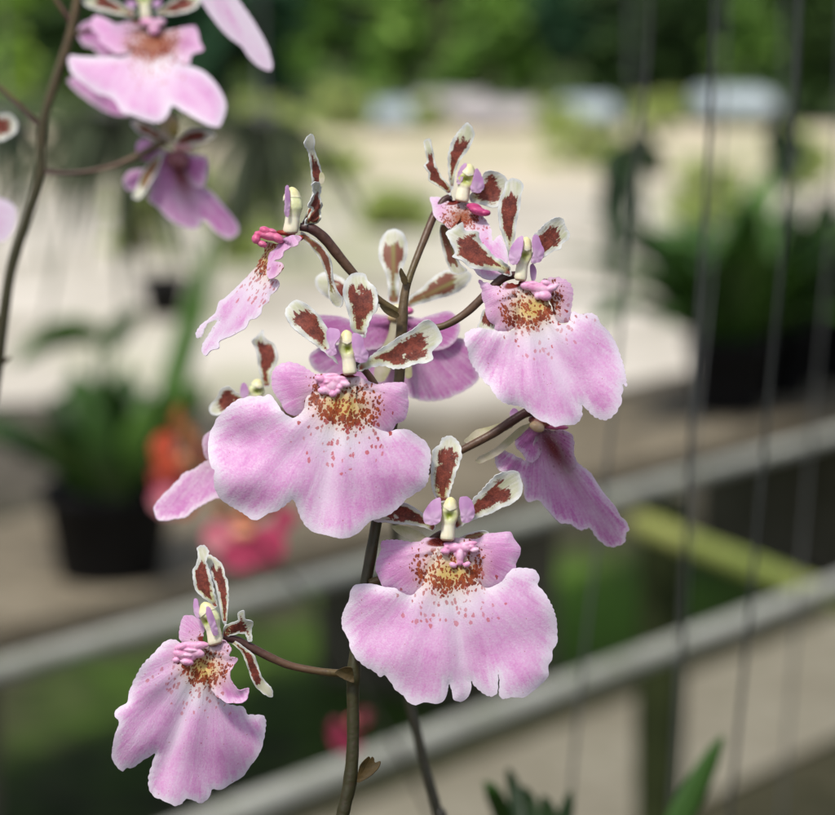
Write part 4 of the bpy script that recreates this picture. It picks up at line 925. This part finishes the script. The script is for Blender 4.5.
SLABZ = CAMZ - 0.8
M['slab'] = wmat('bench slab', [lin(0.15, 0.125, 0.085), lin(0.25, 0.215, 0.155), lin(0.09, 0.075, 0.05)], 5.0, 0.85, 0.004)  # base colours darkened to take the place of shade on the bench
M['slableg'] = wmat('bench block', [lin(0.07, 0.066, 0.045), lin(0.11, 0.10, 0.075)], 8.0, 0.9, 0.006)
fr = G(90, 608, SLABZ)
bench = empty('potting_bench', (fr.x, fr.y, 0))
tag(bench, 'low long bench with a beige slab top holding the black pots', 'bench')
A = fr - dirb * 2.2; B = fr + dirb * 4.2
prism('bench_top', bench, [(A.x, A.y), (B.x, B.y), (B.x + nrm.x*.52, B.y + nrm.y*.52), (A.x + nrm.x*.52, A.y + nrm.y*.52)], SLABZ - 0.05, SLABZ, M['slab'])
for t in (-1.6, -0.2, 1.1, 2.4, 3.7):
    c0 = fr + dirb * t + nrm * 0.06
    prism('leg', bench, [tuple((c0 + dirb*dx + nrm*dy)[:2]) for dx, dy in ((-.09, 0), (.09, 0), (.09, .4), (-.09, .4))], 0.0, SLABZ - 0.052, M['slableg'])

# ------------------------------------------------------------------ rail frame of the nearer bench
M['rail'] = wmat('rail metal', [lin(0.32, 0.32, 0.275), lin(0.44, 0.44, 0.39), lin(0.22, 0.25, 0.15)], 9.0, 0.6, 0.001, 0.3)
M['post'] = wmat('post mossy', [lin(0.018, 0.025, 0.008), lin(0.036, 0.046, 0.015)], 14.0, 0.9, 0.004)
M['beam'] = wmat('beam mossy', [lin(0.17, 0.22, 0.05), lin(0.30, 0.32, 0.10), lin(0.14, 0.14, 0.06)], 9.0, 0.9, 0.004)
RZ = CAMZ - 0.59
r1 = G(417, 553, RZ); r2 = G(560, 690, RZ)
r2b = G(835, 586, RZ)
frame = empty('bench_frame', (r1.x, r1.y, 0))
tag(frame, 'open bench frame of pale grey pipes with a mossy crossbar and post', 'bench frame')
def rail(c, a, b, rad, nm):
    p0, p1 = c - dirb * a, c + dirb * b
    pts = [(p0.lerp(p1, t).x, p0.lerp(p1, t).y, RZ, rad) for t in np.linspace(0, 1, 6)]
    tube3(nm, frame, pts, M['rail'], m=4, wob=0.0)
rail(r1, 1.6, 2.6, 0.0110, 'rail'); rail(r2, 1.4, 2.2, 0.0110, 'rail')
pc = G(664, 487, RZ)
tube3('post', frame, [(pc.x, pc.y, 0.0, 0.031), (pc.x, pc.y, 0.3, 0.030), (pc.x, pc.y, RZ - 0.017, 0.029)], M['post'], nu=16, wob=0.03)
b0 = G(640, 498, RZ); b1 = G(850, 576, RZ)
tube3('crossbar', frame, [(b0.x, b0.y, RZ - 0.031, 0.0145), ((b0.x+b1.x)/2, (b0.y+b1.y)/2, RZ - 0.031, 0.0145), (b1.x, b1.y, RZ - 0.031, 0.0145)], M['beam'], wob=0.04)

# ------------------------------------------------------------------ hanging wires
M['wire'] = wmat('wire dark', [lin(0.06, 0.066, 0.066), lin(0.10, 0.105, 0.105)], 40.0, 0.5, 0.0005, 0.4, metal=0.3)
M['wire_grey'] = wmat('wire grey', [lin(0.12, 0.125, 0.125), lin(0.17, 0.175, 0.175)], 40.0, 0.5, 0.0005, 0.4, metal=0.3)
def wire(pts, r, label, mat, name='hanging_wire'):
    w = []
    for x, y, d in pts:
        v = P(x, y, d); w.append((v.x, v.y, v.z, r))
    o = tube3(name, None, w, mat, nu=8, m=6)
    tag(o, label, 'wire', 'wires hanging behind the flowers')
wire([(652, -60, .62), (648, 60, .64), (630, 227, .66), (610, 440, .68), (581, 685, .71), (562, 900, .74)], 0.0005, 'thin hanging wire passing just right of the upper right flower', M['wire_grey'])
wire([(716, -60, .56), (712, 80, .57), (704, 222, .58), (690, 450, .60), (683, 640, .62), (668, 900, .65)], 0.00056, 'dark hanging wire crossing the mossy post', M['wire'])
wire([(802, -60, .58), (796, 80, .59), (787, 203, .60), (766, 430, .62), (749, 619, .64), (728, 830, .66), (720, 900, .68)], 0.00052, 'hanging wire nearest the right edge that crosses both grey pipes', M['wire'])
wire([(728, -60, .95), (722, 120, .97), (712, 260, .99), (690, 500, 1.0), (668, 900, 1.05)], 0.00055, 'faint blurred wire close beside the dark wire', M['wire_grey'])
wire([(846, -60, .92), (835, 180, .95), (822, 330, .97), (806, 500, 1.0), (775, 900, 1.05)], 0.0006, 'faint blurred wire beside the right edge', M['wire_grey'])

# ------------------------------------------------------------------ leaves and pots
def leafmat(name, c1, c2, rough=0.45, tr=0.25, sc=30.0):
    n = NT(name); o = n.obj()
    a = n.noise(o, sc, 3.0, 0.6); r = n.rand()
    col = n.mix(n.clamp(n.add(n.mul(r, 0.6), n.mul(n.sub(a, 0.3), 0.8))), c1, c2)
    return n.finish(col, rough, 0.4, n.bump(a, 0.4, 0.002), transl=tr)
M['leaf'] = leafmat('leaf green', lin(0.028, 0.075, 0.013), lin(0.060, 0.145, 0.026))
M['leaf_dark'] = leafmat('leaf dark', lin(0.010, 0.028, 0.008), lin(0.026, 0.060, 0.014))
M['leaf_bright'] = leafmat('leaf bright', lin(0.06, 0.15, 0.022), lin(0.11, 0.23, 0.04))
M['pot'] = wmat('pot black plastic', [lin(0.006, 0.006, 0.007), lin(0.010, 0.010, 0.011)], 10.0, 0.6, 0.001, 0.15)
M['soil'] = wmat('pot bark', [lin(0.03, 0.02, 0.012), lin(0.08, 0.055, 0.03)], 60.0, 0.95, 0.006)

def strap(name, parent, base, dirv, length, width, droop, mat, seg=12, fold=0.25):
    """folded strap leaf with real thickness"""
    base = Vector(base); dv = Vector(dirv).normalized(); V, F = [], []
    pos = base.copy(); t = dv.copy()
    side = t.cross(Vector((0, 0, 1)))
    if side.length < 0.05: side = Vector((1, 0, 0))
    side.normalize()
    for i in range(seg + 1):
        s = i / seg
        w = width * 0.5 * (0.45 + 0.75 * math.sin(math.pi * min(1, s * 0.9 + 0.08))) * (1 if s < 0.75 else max(0.03, math.cos((s - 0.75) / 0.25 * math.pi / 2)))
        nn = side.cross(t).normalized()
        for k in (-1, -0.5, 0, 0.5, 1):
            V.append(pos + side * w * k + nn * abs(k) * w * fold)
        pos = pos + t * (length / seg)
        t = (t + Vector((0, 0, -droop / seg))).normalized()
    for i in range(seg):
        for k in range(4):
            F.append((i*5+k, i*5+k+1, (i+1)*5+k+1, (i+1)*5+k))
    return meshobj(name, V, F, mat, parent, loc=base, thick=max(0.0006, width * 0.02))

def lathe(name, parent, c, prof, mat, nu=36):
    V, F = [], []
    for r, z in prof:
        for j in range(nu): V.append((c[0] + r*math.cos(2*math.pi*j/nu), c[1] + r*math.sin(2*math.pi*j/nu), c[2] + z))
    for i in range(len(prof)-1):
        for j in range(nu): F.append((i*nu+j, i*nu+(j+1) % nu, (i+1)*nu+(j+1) % nu, (i+1)*nu+j))
    F.append(tuple(reversed(range(nu))))
    return meshobj(name, V, F, mat, parent, loc=c)

def potted(px, py, d, rt, h, label, n, lmats, ln, lw, spread=1.0, seed=0, extra=None):
    rs = random.Random(seed)
    g = P(px, py, d); base = Vector((g.x, g.y, SLABZ + 0.001))
    root = empty('potted_plant', base); tag(root, label, 'potted plant', 'potted plants on the low bench')
    lathe('pot', root, base, [(rt*.74, 0), (rt*.76, h*.02), (rt*.93, h*.8), (rt*1.0, h*.82), (rt*1.02, h*.98), (rt, h), (rt*.94, h*.98), (rt*.9, h*.8), (rt*.88, h*.74)], M['pot'])
    lathe('soil', root, base + Vector((0, 0, h*.80)), [(rt*.90, 0), (rt*.6, h*.05), (rt*.2, h*.07), (0.001, h*.07)], M['soil'])
    for i in range(n):
        a = 2*math.pi*i/n + rs.uniform(-.4, .4); el = rs.uniform(0.5, 2.2) / spread
        b = base + Vector((math.cos(a)*rt*.35, math.sin(a)*rt*.35, h*.85))
        strap('leaf', root, b, (math.cos(a), math.sin(a), el), ln*rs.uniform(.65, 1.1), lw*rs.uniform(.8, 1.2), rs.uniform(0.4, 1.5), rs.choice(lmats))
    return root, base
def leaf_px(root, pts, width, mat, name='leaf'):
    """arching leaf along given points (px, py, d)"""
    q = crom([tuple(P(*a)) for a in pts], 6); V, F = [], []
    n_ = len(q); q = [Vector(a) for a in q]
    for i in range(n_):
        s = i/(n_-1); t = (q[min(n_-1, i+1)] - q[max(0, i-1)]).normalized()
        view = (q[i] - CAM).normalized()
        side = t.cross(Vector((0.15, 1, 0.35)).normalized()).normalized()
        nn = side.cross(t).normalized()
        w = width*.5*(max(0.06, math.sin(math.pi*min(1, 0.12 + s*0.88)))**0.7)
        for k in (-1, -.5, 0, .5, 1): V.append(q[i] + side*w*k + nn*abs(k)*w*.12)
    for i in range(n_-1):
        for k in range(4): F.append((i*5+k, i*5+k+1, (i+1)*5+k+1, (i+1)*5+k))
    return meshobj(name, V, F, mat, root, loc=q[0], thick=max(0.0004, width*.012))

root, base = potted(110, 545, 3.52, 0.095, 0.130, 'black pot of green strap-leaved orchid at the left end of the bench', 30, [M['leaf'], M['leaf_bright'], M['leaf']], 0.20, 0.044, 0.75, 3)
leaf_px(root, [(105, 470, 3.52), (100, 400, 3.5), (97, 336, 3.5)], 0.014, M['leaf'])
leaf_px(root, [(99, 340, 3.5), (84, 333, 3.49), (62, 334, 3.48), (40, 343, 3.46), (16, 364, 3.44)], 0.046, M['leaf_bright'])
leaf_px(root, [(110, 470, 3.52), (106, 400, 3.55), (110, 348, 3.55)], 0.014, M['leaf'])
leaf_px(root, [(109, 352, 3.55), (116, 334, 3.55), (128, 320, 3.55), (142, 308, 3.55)], 0.034, M['leaf'])
leaf_px(root, [(140, 480, 3.55), (165, 410, 3.5), (183, 350, 3.5), (200, 290, 3.5), (214, 228, 3.5)], 0.040, M['leaf_bright'])
leaf_px(root, [(120, 480, 3.50), (75, 440, 3.45), (58, 410, 3.45), (66, 392, 3.45)], 0.03, M['leaf_dark'])
leaf_px(root, [(125, 480, 3.50), (150, 440, 3.45), (190, 400, 3.4), (205, 385, 3.4)], 0.045, M['leaf_bright'])
leaf_px(root, [(110, 490, 3.40), (128, 465, 3.36), (142, 430, 3.33), (148, 400, 3.32)], 0.05, M['leaf_bright'])
leaf_px(root, [(120, 500, 3.40), (105, 470, 3.33), (98, 430, 3.3), (86, 405, 3.3)], 0.05, M['leaf'])
leaf_px(root, [(118, 485, 3.50), (112, 450, 3.45), (85, 410, 3.4), (72, 395, 3.4)], 0.04, M['leaf'])

root, base = potted(728, 398, 4.92, 0.085, 0.150, 'black pot of dark bushy plant on the bench behind the dark wire', 46, [M['leaf'], M['leaf'], M['leaf_bright']], 0.42, 0.062, 1.0, 5)
root, base = potted(826, 372, 5.35, 0.085, 0.150, 'black pot of leafy plant standing by the right edge of the frame', 42, [M['leaf'], M['leaf'], M['leaf_bright']], 0.38, 0.058, 0.95, 8)
potted(776, 384, 5.14, 0.080, 0.140, 'black pot of leafy plant between the two other dark plants on the bench', 30, [M['leaf_dark'], M['leaf'], M['leaf']], 0.34, 0.06, 0.9, 12)
# little dark pot out on the bench
gp = G(165, 318, 0.0)
lp = empty('plant_pot', (gp.x, gp.y, 0.005)); tag(lp, 'small dark pot standing alone on the pale yard', 'pot')
lathe('pot_body', lp, (gp.x, gp.y, 0.005), [(.065, 0), (.09, .13), (.1, .13), (.1, .16), (.09, .16), (.085, .12)], M['pot'])
lathe('soil', lp, (gp.x, gp.y, 0.13), [(.086, 0), (.05, .01), (.001, .012)], M['soil'])

# ------------------------------------------------------------------ plants below the flowers
def clump(px, py, d, leaves, label, cat='plant'):
    b = P(px, py, d); r = empty('leafy_plant', b); tag(r, label, cat)
    for pts, w, m in leaves: leaf_px(r, [(x, y, d + dd) for x, y, dd in pts], w, m)
    return r
clump(520, 880, .56, [([(520, 880, 0), (508, 830, 0), (494, 795, -.01), (484, 782, -.01)], .0045, M['leaf']), ([(522, 880, 0), (520, 830, 0), (514, 790, .005), (508, 768, .005)], .0038, M['leaf_dark']),
      ([(526, 880, 0), (532, 835, 0), (530, 805, .005), (522, 786, .005)], .0045, M['leaf_dark']), ([(535, 880, 0), (556, 838, 0), (566, 812, 0), (571, 790, 0)], .004, M['leaf_dark']), ([(524, 880, 0), (545, 835, 0), (548, 812, 0), (542, 795, 0)], .0045, M['leaf_dark'])],
      'dark pointed leaf tips rising from the bottom edge below the flowers')
clump(660, 900, .60, [([(655, 900, 0), (676, 830, 0), (700, 780, 0), (723, 736, 0)], .0068, M['leaf']), ([(652, 900, 0), (664, 850, 0), (672, 826, .01), (676, 812, .01)], .006, M['leaf'])],
      'single dark green blade leaning right beside the mossy post')

# hanging plant on the wire
hp = empty('hanging_plant', P(632, 120, 3.0)); tag(hp, 'dark drooping plant hanging in front of the pale yard at right', 'hanging plant')
w_ = [tuple(P(632, y, 3.0)) + (0.0025,) for y in (-120, -20, 60, 135)]
tube3('hanger', hp, w_, M['wire'], nu=6, m=3)
blob('root_ball', hp, [(633, 152, 0, 11, 12, 11, 0, (.02, .03, .012, 1)), (630, 165, 0, 9, 9, 9, 20, (.02, .03, .012, 1))], 3.0)
for i, (x, y, w) in enumerate([(606, 285, .022), (612, 240, .024), (601, 220, .02), (636, 225, .014), (648, 235, .012), (658, 178, .035), (606, 185, .035), (645, 132, .03), (622, 200, .035), (612, 298, .014)]):
    leaf_px(hp, [(633, 150, 3.0), ((633+x)/2 + (4 if i % 2 else -4), min(150, y) * .35 + (150 + y)/2 * .65, 2.97), (x, y, 2.95 + .02*(i % 3))], w, M['leaf_dark'])
hp2 = empty('hanging_plant', P(786, 150, 3.4)); tag(hp2, 'small dark plant hanging higher at the right edge', 'hanging plant')
tube3('hanger', hp2, [tuple(P(788, y, 3.4)) + (0.0025,) for y in (-120, -20, 60, 140)], M['wire'], nu=6, m=3)
blob('root_ball', hp2, [(788, 145, 0, 12, 9, 10, 0, (.02, .03, .012, 1))], 3.4)
for i, (x, y, w) in enumerate([(764, 138, .04), (775, 180, .04), (788, 195, .03), (806, 150, .03), (770, 160, .04), (798, 175, .035)]):
    leaf_px(hp2, [(788, 145, 3.4), ((788+x)/2, (145+y)/2 - 3, 3.38), (x, y, 3.37)], w, M['leaf_dark'])

# ------------------------------------------------------------------ trees, bushes and things beyond the yard
def leafcloud(rs, centres, nleaf, size, droop=0.0):
    V, F = [], []
    for i in range(nleaf):
        c, r = rs.choice(centres)
        while True:
            v = Vector((rs.uniform(-1, 1), rs.uniform(-1, 1), rs.uniform(-1, 1)))
            if 0.2 < v.length < 1: break
        v = v * (v.length ** -0.35)
        p_ = Vector(c) + Vector((v.x * r[0], v.y * r[1], v.z * r[2]))
        if p_.z < 0.02: p_.z = rs.uniform(0.02, 0.3)
        s = size * rs.choice((0.5, 0.8, 1.0, 1.3, 1.9))
        a = Vector((rs.uniform(-1, 1), rs.uniform(-1, 1), rs.uniform(-.6, .4) - droop)).normalized()
        b = a.cross(Vector((rs.uniform(-1, 1), rs.uniform(-1, 1), rs.uniform(.2, 1)))).normalized()
        up = a.cross(b) * s * .15
        o = len(V)
        V += [p_ - a*s*.5, p_ + b*s*.22 + up, p_ + a*s*.6, p_ - b*s*.22 + up]
        F.append((o, o+1, o+2)); F.append((o, o+2, o+3))
    return V, F
def crownmat(name, c1, c2, tr=0.3):
    n = NT(name); g = n.node('ShaderNodeNewGeometry'); r = g.outputs['Random Per Island']
    p = g.outputs['Position']; a = n.noise(p, 1.1, 3.0)
    col = n.mix(n.clamp(n.add(n.mul(n.mul(r, r), 1.0), n.mul(n.sub(a, .42), 1.0))), c1, c2)  # a share of leaves coloured brighter to imitate sunlit foliage
    return n.finish(col, 0.55, 0.3, None, transl=tr)
M['crown_dark'] = crownmat('crown dark', lin(0.026, 0.057, 0.017), lin(0.091, 0.167, 0.041))
M['crown_mid'] = crownmat('crown mid', lin(0.108, 0.224, 0.043), lin(0.352, 0.580, 0.116))
M['crown_bright'] = crownmat('crown bright', lin(0.215, 0.380, 0.056), lin(0.597, 0.823, 0.164))
M['crown_blue'] = crownmat('crown blue green', lin(0.030, 0.085, 0.040), lin(0.070, 0.170, 0.085))
M['crown_grey'] = crownmat('crown grey green', lin(0.045, 0.065, 0.035), lin(0.115, 0.140, 0.070))
M['crown_lime'] = crownmat('crown lime', lin(0.44, 0.54, 0.16), lin(0.62, 0.68, 0.32), 0.5)
M['bark'] = wmat('bark', [lin(0.035, 0.026, 0.018), lin(0.085, 0.066, 0.048)], 6.0, 0.9, 0.03)
def bush(px, gy, w, h, mat, label, seed, nleaf=850, size=0.32, name='bush', cat='bush', group='bushes along the far side of the yard', dep_=1.0):
    rs = random.Random(seed); g = G(px, gy); d = g.y
    W_ = w * K * d / 2
    r = empty(name, (g.x, g.y, 0)); tag(r, label, cat, group)
    cs = []
    for i in range(15):
        cs.append(((g.x + rs.uniform(-1, 1)*W_, g.y + rs.uniform(-.6, .6)*W_*dep_, rs.uniform(.1, 1.0)*h), (W_*rs.uniform(.14, .42), W_*.35*dep_, h*rs.uniform(.08, .28))))
    V, F = leafcloud(rs, cs, nleaf, size)
    meshobj('foliage', V, F, mat, r, loc=(g.x, g.y, 0), smooth=False)
    for k in range(3):
        dx = rs.uniform(-.3, .3)*W_
        tube3('stem', r, [(g.x + dx*.3, g.y, 0, .05), (g.x + dx, g.y + dx*.3, h*.4, .035), (g.x + dx*1.8, g.y + dx*.5, h*.8, .015)], M['bark'], nu=6, m=4)
    return r
def tree(px, gy, h, cw, mat, label, seed, tr=0.16, nleaf=2300, size=0.3, cz=0.3):
    rs = random.Random(seed); g = G(px, gy)
    r = empty('tree', (g.x, g.y, 0)); tag(r, label, 'tree', 'trees behind the yard')
    lean = rs.uniform(-.3, .3)
    tube3('trunk', r, [(g.x, g.y, 0, tr*1.3), (g.x + lean*.3, g.y, h*.25, tr), (g.x + lean*.7, g.y + .1, h*.5, tr*.8), (g.x + lean, g.y, h*.85, tr*.35)], M['bark'], nu=10, wob=.04)
    cs = []
    for i in range(7):
        a = 2*math.pi*i/7 + rs.uniform(-.3, .3); rr = cw*rs.uniform(.4, .85); z = h*rs.uniform(cz, .95)
        e = (g.x + math.cos(a)*rr, g.y + math.sin(a)*rr, z)
        z0 = max(h*.25, z - h*.2)
        tube3('limb', r, [(g.x + lean*.5, g.y, z0, tr*.5), ((g.x*1.2 + e[0]*.8)/2, (g.y + e[1])/2, (z0 + z)/2 + .1, tr*.35), (*e, tr*.12)], M['bark'], nu=7, m=4)
        cs.append((e, (cw*rs.uniform(.4, .6), cw*rs.uniform(.4, .6), h*rs.uniform(.12, .2))))
    cs.append(((g.x + lean, g.y, h*.9), (cw*.6, cw*.6, h*.15)))
    V, F = leafcloud(rs, cs, nleaf, size)
    meshobj('crown', V, F, mat, r, loc=(g.x, g.y, h*.5), smooth=False)
    return r

# bushes and hedge plants that close the yard at the top of the picture
for a in [(20, 92, 110, 1.5, 'crown_bright', 'light green bush behind the top left stem', 1),
          (120, 96, 140, 1.6, 'crown_dark', 'dark bush behind the top left flowers', 2),
          (222, 104, 120, 1.5, 'crown_blue', 'dark blue-green bush right of the top left flowers', 3),
          (300, 92, 120, 1.7, 'crown_mid', 'green bush between the dark bushes at upper left', 4),
          (372, 86, 90, 1.7, 'crown_mid', 'green bush left of the dark trunk', 5),
          (486, 92, 80, 1.3, 'crown_mid', 'small green bush right of the dark trunk', 6),
          (585, 90, 95, 1.4, 'crown_blue', 'rounded blue-green bush at top right of centre', 7),
          (535, 84, 60, 1.4, 'crown_dark', 'dark narrow bush beside the rounded blue-green bush', 8),
          (650, 96, 120, 1.9, 'crown_dark', 'dark green bush above the drooping hanging plant', 9),
          (765, 84, 100, 1.6, 'crown_mid', 'green bush behind the two right wires', 10),
          (825, 122, 90, 1.7, 'crown_dark', 'very dark bush at the upper right edge', 11)]:
    bush(a[0], a[1], a[2], a[3], M[a[4]], a[5], a[6])
# lime weeds growing in the yard
for i, (px, gy, w, h, lab) in enumerate([(345, 132, 50, .42, 'yellow-green weed left of the pale blue sheet'), (428, 133, 26, .3, 'small yellow-green weed between the covered tables'), (552, 135, 40, .32, 'yellow-green weed right of the whitish sheet'), (660, 136, 50, .35, 'yellow-green weed behind the drooping hanging plant'), (270, 140, 60, .35, 'tall yellow-green weed below the upper left bushes'), (330, 180, 60, .25, 'low yellow-green weed above the sideways flower'), (585, 168, 70, .32, 'yellow-green weed patch left of the drooping hanging plant'), (705, 235, 60, .35, 'yellow-green weed right of the drooping hanging plant'), (400, 232, 70, .25, 'low yellow-green weed behind the central white petals'), (800, 190, 60, .32, 'yellow-green weed at the right edge'), (238, 262, 80, .4, 'yellow-green weed left of the sideways flower'), (140, 255, 60, .35, 'yellow-green weed behind the leaning stem')]):
    bush(px, gy, w, h, M['crown_lime'], lab, 40 + i, 230, 0.10, 'weed', 'weed', 'weeds in the yard')
# grey-green drooping shrub nearer on the left
def fronds(px, py, d, n, label, seed, mat, spx, spy):
    rs = random.Random(seed); b = P(px, py, d)
    r = empty('hanging_plant', b); tag(r, label, 'hanging plant')
    tube3('hanger', r, [(b.x, b.y, b.z + .8, .003), (b.x, b.y, b.z + .4, .003), (b.x, b.y, b.z, .003)], M['wire'], nu=6, m=3)
    blob('root_ball', r, [(px, py, 0, 26, 20, 24, 0, (.02, .03, .015, 1)), (px + 8, py + 14, 0, 18, 16, 18, 0, (.02, .03, .015, 1))], d)
    for i in range(n):
        x = px + rs.gauss(0, 1)*spx; y = py + abs(rs.gauss(.6, .5))*spy; dz = rs.uniform(-.1, .1)
        leaf_px(r, [(px, py, d), (px*.5 + x*.5, py - 10 + (y - py)*.25, d + dz*.5), (x, y, d + dz)], rs.uniform(.006, .012), mat)
fronds(118, 118, 2.3, 64, 'grey-green feathery plant hanging behind the second spray', 21, M['crown_grey'], 60, 115)
fronds(262, 130, 2.6, 60, 'thin grey-green hanging tufts left of the sideways flower', 22, M['crown_grey'], 42, 105)
fronds(4, 130, 2.4, 24, 'dark feathery plant hanging at the left edge', 23, M['leaf_dark'], 30, 80)
# trees
for a in [(-60, 62, 6.5, 2.4, 'crown_mid', 'leafy tree standing at the far left corner', 1),
          (140, 52, 7.5, 2.8, 'crown_dark', 'dark tree rising behind the top left flowers', 2),
          (260, 58, 7.0, 2.6, 'crown_mid', 'green tree behind the upper left bushes', 3),
          (437, 66, 6.8, 2.6, 'crown_dark', 'tree with a thick dark trunk at top centre', 4),
          (560, 54, 7.5, 2.8, 'crown_mid', 'green tree behind the rounded blue-green bush', 5),
          (690, 60, 7.0, 2.6, 'crown_dark', 'dark tree behind the hanging wires', 6),
          (830, 66, 7.0, 2.6, 'crown_dark', 'dark tree at the upper right corner', 7)]:
    tree(a[0], a[1], a[2], a[3], M[a[4]], a[5], a[6], tr=.28 if a[0] == 437 else .16)
# wood that closes the view farther off
rs = random.Random(77); cs = []
for i in range(46):
    x = -34 + i*68/45 + rs.uniform(-.6, .6)
    for z in (0.8, 2.6, 4.8): cs.append(((x, 52 + rs.uniform(-2, 2), z + rs.uniform(-.5, .5)), (1.6, 1.5, 1.5)))
V, F = leafcloud(rs, cs, 16000, 0.55)
o = meshobj('woodland', V, F, M['crown_dark'], None, loc=(0, 52, 0), smooth=False)
tag(o, 'dense dark green woodland closing the view beyond the trees', 'woodland', kind='stuff')

# pale sheets and tables on the far side of the yard
M['tarp'] = wmat('sheet pale blue', [lin(0.32, 0.39, 0.43), lin(0.44, 0.49, 0.52)], 3.0, 0.5, 0.01, 0.3)
M['tarpw'] = wmat('sheet pale pink', [lin(0.36, 0.33, 0.34), lin(0.50, 0.46, 0.45)], 3.0, 0.5, 0.01, 0.3)
def table(px, gy, wpx, h, dpt, mat, label):
    g = G(px, gy); w = wpx*K*g.y/2
    r = empty('nursery_table', (g.x, g.y, 0)); tag(r, label, 'table', 'covered tables at the far side of the yard')
    V, F = [], []; nx, ny = 16, 8
    for j in range(ny+1):
        for i in range(nx+1):
            u, v = i/nx*2-1, j/ny*2-1
            e = max(abs(u), abs(v)); z = h + .015*math.sin(u*7+v*3) + .01*math.sin(v*9)
            if e > .85: z -= (e-.85)/.15*h*.55*(1+.2*math.sin(u*15+v*11))
            V.append((g.x + u*w, g.y + .4 + v*dpt/2, z))
    for j in range(ny):
        for i in range(nx): F.append((j*(nx+1)+i, j*(nx+1)+i+1, (j+1)*(nx+1)+i+1, (j+1)*(nx+1)+i))
    meshobj('cover', V, F, mat, r, thick=.01)
    for sx in (-1, 1):
        for sy in (-1, 1):
            tube3('leg', r, [(g.x+sx*w*.8, g.y+.4+sy*dpt*.38, 0, .03), (g.x+sx*w*.8, g.y+.4+sy*dpt*.38, h*.5, .03), (g.x+sx*w*.8, g.y+.4+sy*dpt*.38, h-.04, .03)], M['bark'], nu=6, m=2)
table(398, 132, 62, .24, 1.2, M['tarp'], 'low table under a pale blue sheet left of the topmost flower')
table(505, 130, 80, .22, 1.2, M['tarpw'], 'low table under a whitish sheet right of the topmost flower')
table(452, 124, 80, .26, 1.2, M['tarpw'], 'taller table under a greyish sheet behind the topmost flower')
table(590, 130, 60, .26, 1.2, M['tarp'], 'low table under a pale blue sheet left of the drooping plant')
table(738, 126, 80, .32, 1.4, M['tarp'], 'table under a pale blue sheet between the right wires')

# ------------------------------------------------------------------ camera, light, world
cam = bpy.data.cameras.new('camera'); co = bpy.data.objects.new('camera', cam); C.objects.link(co)
co.location = CAM; co.rotation_euler = (math.pi/2 - PITCH, 0, 0)
cam.sensor_width = 36; cam.lens = 18 / (417.5 * K)
cam.clip_start = 0.01; cam.clip_end = 500
cam.dof.use_dof = True; cam.dof.focus_distance = D0 * 1.0
APX = 35
cam.dof.aperture_fstop = cam.lens / 1000 / (APX * PX)
cam.dof.aperture_blades = 0
SC.camera = co

EL, AZ = math.radians(58), math.radians(-150)     # sun high, behind the camera to the left
w = bpy.data.worlds.new('World'); SC.world = w; w.use_nodes = True
nt = w.node_tree; nt.nodes.clear()
sky = nt.nodes.new('ShaderNodeTexSky'); sky.sky_type = 'NISHITA'; sky.sun_disc = False
sky.sun_elevation = EL; sky.sun_rotation = AZ; sky.air_density = 1.0; sky.dust_density = 2.5
bg = nt.nodes.new('ShaderNodeBackground'); bg.inputs[1].default_value = 0.10
wo = nt.nodes.new('ShaderNodeOutputWorld')
hs = nt.nodes.new('ShaderNodeHueSaturation'); hs.inputs['Saturation'].default_value = 0.6
nt.links.new(sky.outputs[0], hs.inputs['Color']); nt.links.new(hs.outputs[0], bg.inputs[0]); nt.links.new(bg.outputs[0], wo.inputs[0])
sl_ = bpy.data.lights.new('sun', 'SUN'); sl_.energy = 2.1; sl_.angle = math.radians(10); sl_.color = (1.0, 0.95, 0.87)
so = bpy.data.objects.new('sun', sl_); C.objects.link(so)
sd = Vector((math.sin(AZ)*math.cos(EL), math.cos(AZ)*math.cos(EL), math.sin(EL)))
so.rotation_euler = sd.to_track_quat('Z', 'Y').to_euler()
so.location = (0, 0, 6)

SC.render.engine = 'CYCLES'
SC.cycles.use_denoising = True
SC.cycles.max_bounces = 8; SC.cycles.transparent_max_bounces = 4
SC.view_settings.view_transform = 'Standard'; SC.view_settings.look = 'None'
SC.view_settings.exposure = 0.5; SC.view_settings.gamma = 1.0
